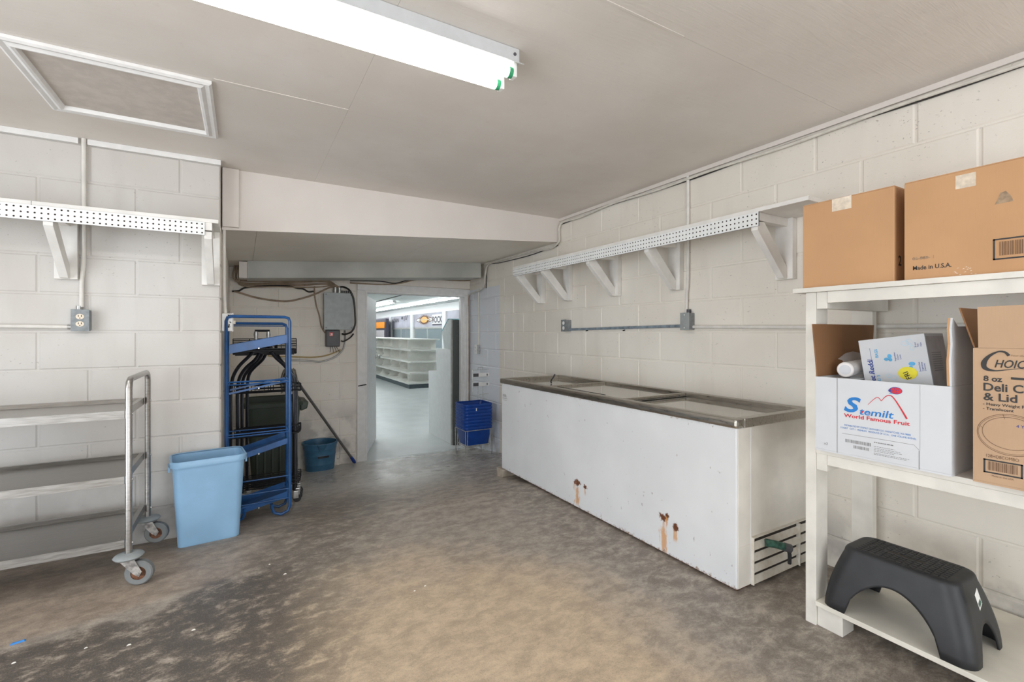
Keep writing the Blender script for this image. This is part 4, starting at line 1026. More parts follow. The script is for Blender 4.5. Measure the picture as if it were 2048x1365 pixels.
# drain valve poking through the grille
vq = onY(1556, 1092, FY0 - .05)
v = MB().tube([(vq.x - .045, FY0 - .018, vq.z + .012), (vq.x - .01, FY0 - .045, vq.z + .006), (vq.x + .028, FY0 - .07, vq.z - .006)], .017, 10).build('drain_valve', 'valve_green', fr, smooth=True)
MB().cyl((vq.x + .022, FY0 - .066, vq.z - .004), (vq.x + .046, FY0 - .082, vq.z - .012), .019, seg=10).build('valve_collar', 'dark_grey', v, smooth=True)
MB().tube([(vq.x + .036, FY0 - .075, vq.z - .012), (vq.x + .044, FY0 - .078, vq.z - .04), (vq.x + .05, FY0 - .074, vq.z - .085)], .008, 6, smooth=3).build('valve_lever', 'black_plastic', v, smooth=True)
zz = fz(3.42)
s_ = MB().box((FX0 - .02, 3.40, fz(3.50) - .0), (FX0 + .40, 3.50, .010))
tag(s_.build('wood_shim', 'wood_shim', bevel=.004), 'grey wooden board propping up the far end of the freezer', 'board')

# --- stainless utility cart
CX1, CX0, CYF, CYR = -.452, -1.33, 2.722, 3.215
ct = thing('utility_cart', ((CX0+CX1)/2, (CYF+CYR)/2, 0), 'three tier stainless steel utility cart on grey casters', 'cart')
for X in (CX1, CX0):
    o = MB().tube([(X, CYF, .150), (X, CYF, .90), (X, CYF + .012, .930), (X, CYF + .045, .943), (X, CYR - .045, .943), (X, CYR - .012, .930), (X, CYR, .90), (X, CYR, .150)], .0135, 12).build('end_frame', 'cart_steel', ct, smooth=True)
    for Y in (CYF, CYR):
        for z in (.785, .485, .195):
            MB().cyl((X + .012, Y, z), (X + .0165, Y, z), .006, seg=8).build('bolt', 'galvanised', o)
for z in (.802, .502, .212):
    x0, x1, y0, y1, r, dpt = CX0 + .015, CX1 - .015, CYF - .004, CYR + .004, .030, .036
    m = MB()
    A_ = [(x0, y0), (x1, y0), (x1, y1), (x0, y1)]
    def ins(k): return [(x0+k, y0+k), (x1-k, y0+k), (x1-k, y1-k), (x0+k, y1-k)]
    loft(m, [(ins(.0), z - dpt), (ins(0), z), (ins(.020), z), (ins(.034), z - .018), (ins(.036), z - .018)], cap0=False, cap1=True)
    loft(m, [(ins(.0), z - dpt), (ins(.012), z - dpt), (ins(.014), z - .024)], cap0=False, cap1=True)
    m.build('tray', 'cart_tray', ct)
def caster(x, y, rot):
    k = MB().lathe([(.0, .150), (.030, .150), (.052, .143), (.058, .136), (.052, .128), (.030, .122), (.0, .122)], (x, y, 0), seg=24).build('caster', 'caster_grey', ct, smooth=True)
    c_, s_ = math.cos(rot), math.sin(rot); off = .042
    wx, wy = x + off*c_, y + off*s_; side = Vector((-s_, c_, 0)); R = .056
    tyre = MB(); prof = [(.030, -.016), (.050, -.016), (.0555, -.011), (R, 0), (.0555, .011), (.050, .016), (.030, .016)]
    n = 28; vs = []
    for (rad, hh) in prof:
        for i in range(n):
            a = 2*math.pi*i/n; vs.append(Vector((wx, wy, R)) + side*hh + Vector((c_, s_, 0))*rad*math.cos(a) + Vector((0, 0, 1))*rad*math.sin(a))
    tyre.add(vs, [(i*n+q, i*n+(q+1) % n, (i+1)*n+(q+1) % n, (i+1)*n+q) for i in range(len(prof)-1) for q in range(n)])
    tyre.build('tyre', 'tyre_grey', k, smooth=True)
    c0 = Vector((wx, wy, R))
    MB().cyl(c0 - side*.013, c0 + side*.013, .0315, seg=20).build('hub', 'rusty_hub', k, smooth=True)
    f = MB()
    for sd in (-1, 1):
        a = Vector((x, y, .121)) + side*.021*sd; b = c0 + side*.021*sd
        d = Vector((c_, s_, 0)); u = side*.0015
        pts = [a - d*.028, a + d*.030, b + d*.016 + Vector((0, 0, .008)), b + d*.004 - Vector((0, 0, .014)), b - d*.016 + Vector((0, 0, .0))]
        f.add([p - u for p in pts] + [p + u for p in pts], [tuple(range(5)), tuple(range(9, 4, -1))] + [(i, i+5, (i+1) % 5+5, (i+1) % 5) for i in range(5)])
    f.cyl(c0 - side*.026, c0 + side*.026, .007, seg=8)
    f.build('fork', 'fork_metal', k)
for X in (CX1, CX0):
    caster(X, CYF, math.radians(-12)); caster(X, CYR, math.radians(-12))

# --- pale blue waste bin
b = thing('waste_bin', (-.170, 3.185, fz(3.1)), 'pale blue plastic waste bin standing at the wall corner', 'bin', rotz=math.radians(7), local=True)
m = MB()
Hb = .47
loft(m, [(rrect(.285, .185, .03), .004), (rrect(.292, .192, .035), .0), (rrect(.345, .238, .045), Hb - .002), (rrect(.338, .231, .042), Hb - .002), (rrect(.280, .180, .03), .012)], cap0=True, cap1=True)
m.build('tub', 'bin_blue', b, smooth=True)
m = MB()
loft(m, [(rrect(.343, .236, .045), Hb - .032), (rrect(.362, .255, .05), Hb - .030), (rrect(.366, .259, .05), Hb - .004), (rrect(.356, .249, .05), Hb + .004), (rrect(.342, .235, .045), Hb + .001)], cap0=False)
m.build('rim', 'bin_blue', b, smooth=True)
MB().box((.178, -.05, Hb - .06), (.188, .05, Hb - .032)).build('grip', 'bin_blue', b, bevel=.003)
MB().box((-.188, -.05, Hb - .06), (-.178, .05, Hb - .032)).build('grip', 'bin_blue', b, bevel=.003)

# --- blue wire display rack, seen from its side
YN, YR_ = 3.42, 3.67
rk = thing('display_rack', (.09, (YN+YR_)/2, fz(YN)), 'tall blue tubular display rack with slanted shelves', 'rack')
for Y, zt, xa, xb, lab in ((YN, 1.262, -.09, .272, ''), (YR_, 1.222, -.088, .272, '')):
    zf = fz(Y) + .012
    path = [(.166, Y, zf + .075), (.166, Y, zf + .05), (.178, Y, zf + .016), (.219, Y, zf), (.260, Y, zf + .016), (xb, Y, zf + .05), (xb, Y, .4), (xb, Y, zt - .03), (xb - .008, Y, zt - .008), (xb - .03, Y, zt), (xa + .03, Y, zt), (xa + .008, Y, zt - .008), (xa, Y, zt - .03), (xa, Y, .4), (xa, Y, zf + .05), (xa + .012, Y, zf + .016), (xa + .05, Y, zf), (xa + .09, Y, zf + .016), (xa + .1, Y, zf + .05), (xa + .1, Y, zf + .075)]
    MB().tube(path, .0095, 8).build('side_frame', 'rack_blue', rk, smooth=True)
def slant(zl, zr, lip, sheet=True):
    m = MB()
    for Y in (YN + .012, YR_ - .012):
        m.hexa([(-.075, Y - .002, zl - lip/2), (.258, Y - .002, zr - lip/2), (.258, Y + .002, zr - lip/2), (-.075, Y + .002, zl - lip/2), (-.075, Y - .002, zl + lip/2), (.258, Y - .002, zr + lip/2), (.258, Y + .002, zr + lip/2), (-.075, Y + .002, zl + lip/2)])
    if sheet:
        a, c_ = zl - lip/2, zr - lip/2
        m.hexa([(-.075, YN + .014, a), (.258, YN + .014, c_), (.258, YR_ - .014, c_), (-.075, YR_ - .014, a), (-.075, YN + .014, a + .003), (.258, YN + .014, c_ + .003), (.258, YR_ - .014, c_ + .003), (-.075, YR_ - .014, a + .003)])
    o = m.build('slanted_shelf', 'rack_blue', rk)
    MB().cyl((.09, YN + .010, (zl+zr)/2 - lip/2), (.09, YN + .001, (zl+zr)/2 - lip/2), .005, seg=8).build('rivet', 'galvanised', o)
slant(1.052, 1.118, .055); slant(.772, .838, .012, False); slant(.345, .438, .036); slant(.005, .082, .040)
for z in (.846, .828, .512, .497, .118, .205):
    MB().cyl((-.088, YN - .001, z), (.270, YN - .001, z + .004), .0042, seg=6).build('cross_rod', 'rack_blue', rk)
for z in (1.205, .49, .82): MB().cyl((-.088, YR_, z), (.270, YR_, z), .0042, seg=6).build('cross_rod', 'rack_blue', rk)
MB().cyl((-.085, YN, .055), (.268, YN, .060), .0042, seg=6).build('cross_rod', 'rack_blue', rk)
for z in (.85, .50, .12):
    for X in (-.09, .272): MB().cyl((X, YN, z), (X, YR_, z), .0045, seg=6).build('tie_rod', 'rack_blue', rk)

# --- four nested black rolling racks behind it
def black_rack(Y, lt, rt, label, zsh, last=False):
    zf = fz(Y)
    R = thing('rolling_rack', (.2, Y, zf), label, 'rack', 'black rolling racks nested behind the blue rack')
    P = [onY(a, b_, Y) for a, b_ in lt]; P.append(Vector((P[-1].x, Y, zf + .09)))
    MB().tube(P, .0115, 8, smooth=5).build('upright', 'black_tube', R, smooth=True)
    Q = [onY(a, b_, Y) for a, b_ in rt]; Q.append(Vector((Q[-1].x, Y, zf + .09)))
    MB().tube(Q, .0115, 8, smooth=5).build('upright', 'black_tube', R, smooth=True)
    xa, xb = P[-1].x, Q[-1].x
    for i, z in enumerate(zsh):
        m = MB(); ya, yb = Y - .028, Y + .028; hh = .055 if i else .08
        xl, xr = (xa - .02, xb + .03)
        if i == 0: xl, xr = onY(466, 695, Y).x, onY(592, 695, Y).x
        for zz_ in (z, z + hh/2, z + hh): m.cyl((xl, ya, zz_), (xr, ya, zz_), .0032, seg=5)
        for yy in (ya, yb): m.cyl((xl, yy, z), (xr, yy, z), .0045, seg=5)
        for k in range(5):
            X = xl + (xr - xl)*k/4
            m.tube([(X, ya, z + hh), (X, ya, z), (X, yb, z)], .003, 5)
        m.build('wire_shelf', 'black_wire', R)
    if True:
        z = zsh[0]; MB().box((onY(470, 695, Y).x, Y - .022, z - .012), (onY(588, 695, Y).x, Y + .022, z + .012)).build('top_tray', 'black_plastic', R, bevel=.004)
    for X in (xa, xb):
        k = MB().cyl((X + .02, Y - .011, zf + .028), (X + .02, Y + .011, zf + .028), .028, seg=16).build('caster', 'black_plastic', R, smooth=True)
        MB().box((X - .006, Y - .016, zf + .03), (X + .03, Y + .016, zf + .085)).build('caster_fork', 'galvanised', k, bevel=.003)
LT = [[(511, 690), (507, 703), (495, 716), (478, 733), (466, 755), (461.5, 785), (461, 840)],
      [(521, 690), (520, 703), (510, 720), (491, 737), (479, 757), (475, 785), (475, 840)],
      [(527, 690), (526, 705), (516, 721), (499, 738), (487, 757), (484, 785), (484, 840)],
      [(532, 690), (532, 706), (525, 720), (510, 734), (499, 748), (495, 770), (494, 840)]]
RT = [[(538, 690), (541, 702), (552, 716), (570, 733), (583, 752), (588, 780), (588, 840)],
      [(540, 690), (543, 702), (555, 717), (573, 735), (586, 755), (591, 782), (591, 840)],
      [(541, 690), (544, 703), (556, 718), (574, 736), (587, 756), (592, 783), (592, 840)],
      [(552, 690), (553, 704), (561, 720), (577, 738), (589, 757), (593, 784), (593, 840)]]
BL = ['black rolling rack directly behind the blue rack', 'second black rolling rack behind the blue rack', 'third black rolling rack behind the blue rack', 'rearmost black rolling rack beside the green bin']
for i in range(4):
    Y = 3.80 + .105*i
    dz = fz(Y) - fz(3.8)
    black_rack(Y, LT[i], RT[i], BL[i], (1.035 + dz, .735 + dz, .42 + dz, .045 + dz))
# chrome clamps at the neck of the first rack
c1 = onY(512, 676, 3.77); c2 = onY(537, 676, 3.77)
K = thing('rack_clamp', ((c1.x+c2.x)/2, 3.77, c1.z - .06), 'pair of clamped grips joined by a black bar on the rack neck', 'clamp')
for c_ in (c1, c2):
    MB().lathe([(.0, -.04), (.012, -.04), (.015, -.02), (.012, .0), (.015, .02), (.012, .045), (.0, .045)], (c_.x, 3.77, c_.z), seg=12).build('grip', 'galvanised', K, smooth=True)
MB().cyl((c1.x - .008, 3.77, c1.z + .05), (c2.x + .008, 3.77, c1.z + .05), .008, seg=8).build('bar', 'black_wire', K, smooth=True)

# --- dark green wheeled bin behind the racks
gz = fz(4.55)
G = thing('garbage_bin', (.235, 4.80, gz), 'large dark green garbage bin behind the black racks', 'bin')
def sh(pts, cx=.235, cy=4.80): return [(x + cx, y + cy) for x, y in pts]
m = MB()
loft(m, [(sh(rrect(.33, .36, .05)), gz), (sh(rrect(.36, .39, .05)), gz + .25), (sh(rrect(.385, .41, .06)), gz + .50), (sh(rrect(.41, .44, .06)), gz + .505), (sh(rrect(.44, .50, .06)), gz + .735), (sh(rrect(.425, .485, .06)), gz + .735), (sh(rrect(.32, .35, .05)), gz + .02)], cap0=True, cap1=True)
m.build('tub', 'bin_green', G, smooth=True)
m = MB(); loft(m, [(sh(rrect(.438, .498, .06)), gz + .700), (sh(rrect(.475, .535, .07)), gz + .705), (sh(rrect(.480, .540, .07)), gz + .735), (sh(rrect(.445, .505, .06)), gz + .748), (sh(rrect(.425, .485, .06)), gz + .735)], cap0=False)
m.build('rim', 'bin_green', G, smooth=True)
m = MB().hexa([(.455, 4.62, gz + .64), (.512, 4.62, gz + .66), (.512, 4.98, gz + .66), (.455, 4.98, gz + .64), (.455, 4.62, gz + .735), (.525, 4.62, gz + .72), (.525, 4.98, gz + .72), (.455, 4.98, gz + .735)])
m.build('handle', 'bin_green', G, bevel=.012)
m = MB(); 
for i in range(5): m.box((.10 + .06*i, 4.585, gz + .06), (.115 + .06*i, 4.625, gz + .44))
m.build('rib', 'bin_green', G, bevel=.003)

# --- mop leaning head up, its tip by the door frame
tip = Vector((1.085, 5.37, fz(5.37) + .006)); top = onY(574, 752, 4.68) + Vector((0.03, 0, .03))
M_ = thing('mop', tip, 'mop leaning head up with a grey pole and blue tip', 'mop')
d = (top - tip).normalized()
MB().cyl(tip + d*.10, top, .0135, seg=12).build('pole', 'mop_pole', M_, smooth=True)
MB().tube([tip, tip + d*.03, tip + d*.115], [.012, .019, .015], 12).build('pole_tip', 'tip_blue', M_, smooth=True)
r = random.Random(5); m = MB()
hc = top
for i in range(70):
    a = r.uniform(-.075, .055); yy = r.uniform(-.03, .05); rise = r.uniform(.0, .03)
    m.tube([hc + Vector((a*.2, yy*.3, -.01)), hc + Vector((a*.7, yy, .012 + rise - abs(a)*.2)), hc + Vector((a, yy*1.3, -.04)), hc + Vector((a*1.05 + r.uniform(-.008, .008), yy*1.3, -.11)), hc + Vector((a*1.05 + r.uniform(-.012, .012), yy*1.3, r.uniform(-.19, -.15)))], .0045, 5, smooth=3)
o = m.build('yarn_head', 'mop_yarn', M_, smooth=True); o['kind'] = 'stuff'

# --- blue bucket
bc = Vector((.706, 5.268, fz(5.268) + .008))
U = thing('bucket', bc, 'blue ribbed plastic bucket against the back wall', 'bucket')
prof = [(.0, .004), (.128, .004), (.132, .0), (.138, .06), (.1395, .065), (.1395, .072), (.1385, .077), (.146, .15), (.1485, .155), (.1485, .164), (.1475, .168), (.152, .215), (.1555, .22), (.1555, .228), (.160, .268), (.1665, .268), (.1685, .276), (.1665, .288), (.157, .288), (.150, .22), (.130, .012), (.0, .012)]
MB().lathe(prof, bc, seg=40, sx=1.06, sy=1.0).build('pail', 'bucket_blue', U, smooth=True)
m = MB().hexa([bc + Vector(p) for p in ((-.022, -.152, .215), (.022, -.152, .215), (.022, -.14, .215), (-.022, -.14, .215), (-.05, -.190, .290), (.05, -.190, .290), (.045, -.150, .280), (-.045, -.150, .280))])
m.build('pouring_spout', 'bucket_blue', U, bevel=.006)
m = MB()
for i in range(5):
    a0, a1 = math.radians(-104 + 6*i*1.3), math.radians(-104 + 6*(i+1)*1.3)
    ra = .1495
    m.hexa([bc + Vector((ra*1.06*math.cos(t) * s, ra*math.sin(t) * s, z)) for z in (.142, .163) for (t, s) in ((a0, 1.0), (a0, 1.02), (a1, 1.02), (a1, 1.0))])
m.build('black_label', 'black_plastic', U)
MB().tube([bc + Vector(p) for p in ((.172, -.01, .255), (.185, -.03, .23), (.192, -.05, .17), (.186, -.075, .12), (.17, -.09, .10), (.155, -.098, .112))], .0028, 6, smooth=4).build('bail', 'galvanised', U, smooth=True)

# --- shopping basket stand with nested baskets
SX0, SX1, SY0, SY1 = 2.085, 2.415, 4.60, 4.88
st = thing('basket_stand', ((SX0+SX1)/2, (SY0+SY1)/2, fz(4.7)), 'wire stand with a sign frame holding the shopping baskets', 'stand')
def ring(z, k=0.0): return MB().tube([(SX0+k, SY0+k, z), (SX1-k, SY0+k, z), (SX1-k, SY1-k, z), (SX0+k, SY1-k, z)], .0045, 6, closed=True)
ring(.088).build('top_ring', 'galvanised', st); ring(-.085, .018).build('lower_ring', 'galvanised', st)
for X, Y in ((SX0, SY0), (SX1, SY0), (SX1, SY1), (SX0, SY1)):
    kx = .018 if X == SX0 else -.018; ky = .018 if Y == SY0 else -.018
    MB().tube([(X, Y, .088), (X + kx*.3, Y + ky*.3, fz(Y) + .004)], .0045, 6).build('leg', 'galvanised', st)
    MB().tube([(X + kx*1.6, Y + ky*.3, .088), (X + kx*1.4, Y + ky*.6, fz(Y) + .06)], .0035, 6).build('leg_brace', 'galvanised', st)
m = MB()
for i in range(4): m.cyl((SX0 + .03 + .09*i, SY0 + .018, -.085), (SX0 + .03 + .09*i, SY1 - .018, -.085), .003, seg=5)
m.build('bottom_wire', 'galvanised', st)
yp = 4.905
a, b2 = onY(945, 741, yp), onY(980, 789, yp)
for X in (a.x + .07, a.x + .135): MB().tube([(X - .012, SY1, .088), (X, yp, .3), (X, yp, .58)], .0035, 6).build('sign_rod', 'galvanised', st)
sf = MB().tube([(a.x, yp, b2.z), (b2.x - .005, yp, b2.z + .01), (b2.x - .005, yp, a.z + .006), (a.x, yp, a.z)], .004, 6, closed=True).build('sign_frame', 'galvanised', st)
MB().tube([(a.x + .07, yp, a.z), (a.x + .07, yp, a.z + .03), (a.x + .13, yp, a.z + .034), (a.x + .13, yp, a.z + .002)], .0035, 6).build('sign_loop', 'galvanised', sf)
for z in (a.z - .06, b2.z + .125):
    q = MB().box((a.x + .004, yp - .006, z - .02), (b2.x - .012, yp - .003, z + .022)).build('label_strip', 'outlet_white', sf)
    MB().box((a.x + .006, yp - .0075, z - .018), (a.x + .075, yp - .0062, z + .020)).build('dark_label', 'dark_grey', q)
    MB().box((b2.x - .05, yp - .0075, z - .012), (b2.x - .03, yp - .0062, z + .012)).build('label_mark', 'print_grey', q)
# baskets: lowest one sits in the stand, seven more nested above it
BW, BD, BH = .335, .285, .205
bcx, bcy = (SX0+SX1)/2, (SY0+SY1)/2
def basket(z0, label):
    B = thing('shopping_basket', (bcx, bcy, z0), label, 'basket', 'blue shopping baskets nested in the stand', local=True)
    m = MB()
    loft(m, [(rrect(BW - .075, BD - .07, .03), .006), (rrect(BW - .068, BD - .063, .03), .0), (rrect(BW - .004, BD - .004, .035), BH - .03), (rrect(BW - .010, BD - .010, .035), BH - .03), (rrect(BW - .078, BD - .073, .03), .007)], cap0=True, cap1=True)
    m.build('tub', 'basket_blue', B, smooth=True)
    m = MB()
    loft(m, [(rrect(BW - .006, BD - .006, .035), BH - .032), (rrect(BW + .002, BD + .002, .04), BH - .031), (rrect(BW + .012, BD + .012, .04), BH - .018), (rrect(BW + .012, BD + .012, .04), BH - .006), (rrect(BW + .004, BD + .004, .04), BH), (rrect(BW - .010, BD - .010, .035), BH - .002)], cap0=False)
    m.build('rim', 'basket_blue', B, smooth=True)
    MB().box((-BW/2 - .012, -.06, BH - .022), (-BW/2 - .004, .06, BH - .012)).build('handle_lug', 'basket_blue', B, bevel=.002)
    return B
zb = -.078
names = ['lowest', 'second', 'third', 'fourth', 'fifth', 'sixth', 'seventh', 'topmost']
for i in range(8):
    B = basket(zb + .0355*i, names[i] + ' blue shopping basket counted up from the wire stand')
    if i == 0:
        fc = Face((0, -BD/2 + .016, .115), (1, 0, .0), (0, -.16, 1), .002)
        m = MB()
        for k_ in range(10): fc.rect(m, -.075 + .0155*k_, 0.0, -.066 + .0155*k_, .035, 1.0)
        m.build('white_print', 'outlet_white', B)
    if i == 6:
        fc = Face((-.045, -BD/2 - .006, BH - .040), (1, 0, 0), (0, 0, 1), .001)
        m = MB(); fc.rect(m, 0, 0, .012, .034, 1.0); m.build('white_mark', 'outlet_white', B)

# ================================================================== STORAGE SHELVES ON THE RIGHT
UX0, UX1, UY0, UY1 = 1.960, 2.50, -.48, 1.06
su = thing('storage_shelves', ((UX0+UX1)/2, (UY0+UY1)/2, 0), 'white painted timber storage shelves against the right wall', 'shelves')
for Y in (.986, -.44):
    MB().box((UX0, Y, 0.0), (UX0 + .088, Y + .039, 1.318)).build('front_post', 'unit_white', su, bevel=.002)
    MB().box((2.440, Y + .004, 0.0), (2.479, Y + .088, 1.318)).build('rear_post', 'unit_white', su, bevel=.002)
    for z in (1.252, .618):
        MB().box((UX0 + .002, Y - .040, z), (2.479, Y - .001, z + .066)).build('side_bearer', 'unit_white', su, bevel=.002)
    MB().box((UX0 + .01, Y - .09, 0.0), (UX0 + .095, Y - .001, .082)).build('foot_block', 'unit_white', su, bevel=.002)
    MB().box((2.40, Y - .09, 0.0), (2.479, Y - .001, .082)).build('foot_block', 'unit_white', su, bevel=.002)
for z, x0, y1 in ((1.3185, UX0 - .016, UY1 + .008), (.6845, UX0 - .004, .984), (.0825, UX0 - .008, .985)):
    MB().box((x0, UY0, z), (UX1, y1, z + .0185)).build('shelf_board', 'unit_shelf' if z < .1 else 'unit_white', su, bevel=.0015)
for z in (1.274, .645):
    MB().box((UX0 - .002, UY0, z), (UX0 + .018, .944, z + (.044 if z > 1 else .039))).build('front_rail', 'unit_white', su, bevel=.0015)
T1, T2, T3 = 1.337, .703, .101

def fitter(fc, X):
    def AB(px, py):
        q = onX(px, py, X); return (fc.o.y - q.y, q.z - fc.o.z)
    def fit(s, px0, py0, px1, cap, mat, parent, **kw):
        """fit s between two pixel columns on the plane, baseline through (px0, py0), capital height cap pixels"""
        a0, b0 = AB(px0, py0); a1, _ = AB(px1, py0); t = X/_ray((px0+px1)/2, py0)[0]
        size = cap*t/FPX/.70
        o = fc.text(s, 0, 0, size, mat, parent, **kw)
        base = Vector(parent['_base']); co = [v.co + base - fc.P(0, 0, 1.5) for v in o.data.vertices]
        w_ = [c.dot(fc.ux) for c in co]; lo, hi = min(w_), max(w_); k = (a1 - a0)/(hi - lo)
        for v, c in zip(o.data.vertices, co):
            v.co += fc.ux*((c.dot(fc.ux) - lo)*k + a0 - c.dot(fc.ux)) + fc.uy*b0
        return o
    return AB, fit

# --- two big cartons on the top shelf
def carton(name, x0, x1, y0, y1, z0, z1, mat, label):
    T = thing(name, ((x0+x1)/2, (y0+y1)/2, z0), label, 'box')
    MB().box((x0, y0, z0 + .0005), (x1, y1, z1 - .004)).build('carton_body', mat, T, bevel=.002)
    xm = (x0+x1)/2; g = .0012
    for a, b_ in ((x0 + .0005, xm - g), (xm + g, x1 - .0005)):
        m = MB().hexa([(a, y0 + .001, z1 - .0038), (b_, y0 + .001, z1 - .0038), (b_, y1 - .001, z1 - .0038), (a, y1 - .001, z1 - .0038), (a, y0 + .001, z1 - .001), (b_, y0 + .001, z1 + .001), (b_, y1 - .001, z1 + .001), (a, y1 - .001, z1 - .001)])
        m.build('top_flap', mat, T)
    m = MB().box((xm - .025, y0 + .002, z1 + .0012), (xm + .025, y1 - .002, z1 + .0016)); m.build('packing_tape', 'tape_clear', T)
    return T
A_ = carton('cardboard_carton', 1.978, 2.43, .737, 1.045, T1, 1.677, 'cardboard', 'plain brown carton on the top shelf with a small tape tab')
fa = Face((1.978, 1.045, T1), (0, -1, 0), (0, 0, 1)); AB, fit = fitter(fa, 1.978)
a0, b0 = AB(1664, 420); a1, b1 = AB(1703, 395)
m = MB(); fa.rect(m, a0, b0 - .008, a1, b1 + .008); m.build('tape_tab', 'tape_clear', A_)
fs_ = Face((1.978, .737, T1), (1, 0, 0), (0, 0, 1))
fs_.text('2', .028, .06, .05, 'print_black', A_, bold=.001)
B_ = carton('cardboard_carton', 1.978, 2.43, .16, .709, T1, 1.676, 'cardboard', 'brown carton marked Made in U.S.A. on the top shelf')
fb = Face((1.978, .709, T1), (0, -1, 0), (0, 0, 1)); AB, fit = fitter(fb, 1.978)
fit('Made in U.S.A.', 1826, 541, 1903, 8.5, 'print_black', B_, bold=.0003)
fit('05-888- 1', 1825, 521, 1868, 5.5, 'smudge', B_, bold=.0003)
a0, b0 = AB(1911, 372); a1, b1 = AB(1952, 341)
m = MB(); fb.rect(m, a0, b0 - .012, a1, b1 - .004); m.build('tape_tab', 'tape_clear', B_)
a0, b0 = AB(1915, 549)
m = MB(); r = random.Random(9)
for i in range(14):
    a, b_ = a0 + r.uniform(-.01, .045), b0 + r.uniform(-.006, .022); fb.poly(m, [(a, b_), (a + .006, b_ + .001), (a + .004, b_ + .003)])
m.build('tape_glints', 'tape_clear', B_)
a0, b0 = AB(2008, 396)
m = MB(); fb.poly(m, [(a0 - .020, b0 - .016), (a0 + .020, b0 - .014), (a0 + .014, b0 + .004), (a0 + .004, b0 + .020), (a0 - .008, b0 + .017), (a0 - .012, b0 + .002)]); m.build('ink_smudge', 'smudge', B_)
a0, b0 = AB(1986, 521); b1 = AB(1986, 479)[1]; a1 = a0 + .125
m = MB(); tk = .0045
for (p, q, r_, s__) in ((a0, b0, a1, b0 + tk), (a0, b1 - tk, a1, b1), (a0, b0, a0 + tk, b1), (a1 - tk, b0, a1, b1)): fb.rect(m, p, q, r_, s__)
m.build('barcode_frame', 'print_black', B_)
m = MB(); fb.barcode(m, a0 + .014, b0 + .012, a1 - .012, b1 - .010, 4); m.build('barcode', 'print_brown', B_)

# --- open white fruit carton on the middle shelf
WX0, WX1, WY0, WY1, WZ1 = 1.930, 2.40, .571, .972, .988
W_ = thing('fruit_carton', ((WX0+WX1)/2, (WY0+WY1)/2, T2), 'open white Stemilt fruit carton on the middle shelf', 'box')
th = .006
MB().box((WX0, WY0, T2 + .0005), (WX1, WY1, T2 + .007)).build('carton_base', 'carton_white', W_)
MB().box((WX0, WY0, T2 + .007), (WX0 + th, WY1, WZ1)).build('front_wall', 'carton_white', W_, bevel=.001)
MB().box((WX1 - th, WY0, T2 + .007), (WX1, WY1, WZ1)).build('back_wall', 'carton_white', W_, bevel=.001)
MB().box((WX0 + th, WY0, T2 + .007), (WX1 - th, WY0 + th, WZ1)).build('end_wall', 'carton_white', W_, bevel=.001)
MB().box((WX0 + th, WY1 - th, T2 + .007), (WX1 - th, WY1, WZ1)).build('end_wall', 'carton_white', W_, bevel=.001)
rz_ = onX(1690, 740, 2.02).z - .0325
MB().box((WX0 + th + .001, .872, rz_ - .004), (WX1 - th - .001, WY1 - th - .001, rz_)).build('inner_board', 'carton_white', W_)
m = MB().hexa([(WX0 + .004, WY1 - .006, WZ1 + .0005), (WX1 - .03, WY1 - .006, WZ1 + .0005), (WX1 - .03, WY1 - .001, WZ1 + .0005), (WX0 + .004, WY1 - .001, WZ1 + .0005), (WX0 - .012, WY1 + .004, 1.192), (WX1 + .02, WY1 + .004, 1.192), (WX1 + .02, WY1 + .008, 1.192), (WX0 - .012, WY1 + .008, 1.192)])
o = m.build('raised_flap', 'cardboard_inner', W_); o['label'] = 'raised brown inner flap'
pts = [(WX0 + .004, WZ1 + .0005), (WX0 + .20, WZ1 + .0005), (WX0 + .20, 1.18), (WX0 + .055, 1.178), (WX0 + .012, 1.205), (WX0 + .002, 1.17), (WX0 + .010, 1.12), (WX0 - .002, 1.07)]
MB().prism(pts, 1, WY0 + .0005, WY0 + .006).build('raised_flap', 'carton_white', W_)
m = MB().prism([(WX0 - .002, 1.07), (WX0 + .010, 1.12), (WX0 + .002, 1.17), (WX0 + .012, 1.205), (WX0 + .016, 1.18), (WX0 + .013, 1.12), (WX0 + .008, WZ1 + .002), (WX0 + .003, WZ1 + .002)], 1, WY0 + .0062, WY0 + .012); m.build('torn_edge', 'cardboard', W_)
fw = Face((WX0, WY1, T2), (0, -1, 0), (0, 0, 1)); AB, fit = fitter(fw, WX0)
fit('S', 1688, 822, 1722, 29, 'print_blue', W_, bold=.0022, shear=.25)
fit('temilt', 1719, 829, 1788, 13.5, 'print_blue', W_, bold=.0005, shear=.18)
fit('World Famous Fruit', 1688, 834, 1820, 7.4, 'print_red', W_, bold=.0004)
m = MB(); fw.ribbon(m, [AB(*p) for p in ((1736, 810), (1748, 799), (1756, 795.5), (1763, 802.5))], [.0012, .0018, .0022, .0018], 2.0, 5)
fw.ribbon(m, [AB(*p) for p in ((1763, 802.5), (1771, 794), (1779, 791.5), (1787, 796), (1800, 815), (1814, 838.5))], [.0016, .0024, .003, .0034, .0042, .0055], 2.0, 5)
m.build('mountain_outline', 'print_red', W_)
m = MB(); fw.ribbon(m, [AB(*p) for p in ((1726.5, 823), (1723, 827))], .004, 2.0, 0); m.build('red_tick', 'print_red', W_)
a, b_ = AB(1791.5, 782)
m = MB(); fw.disc(m, a, b_, .0185, .0125, 26, 2.0); m.build('ladybird_outline', 'print_navy', W_)
m = MB(); fw.disc(m, a + .001, b_, .0165, .0107, 26, 3.0); m.build('ladybird_body', 'print_red', W_)
m = MB()
for da, db in ((.002, .002), (-.007, -.001), (.009, .003), (.004, -.006), (-.003, .006)): fw.disc(m, a + da, b_ + db, .0016, seg=10, k=4.0)
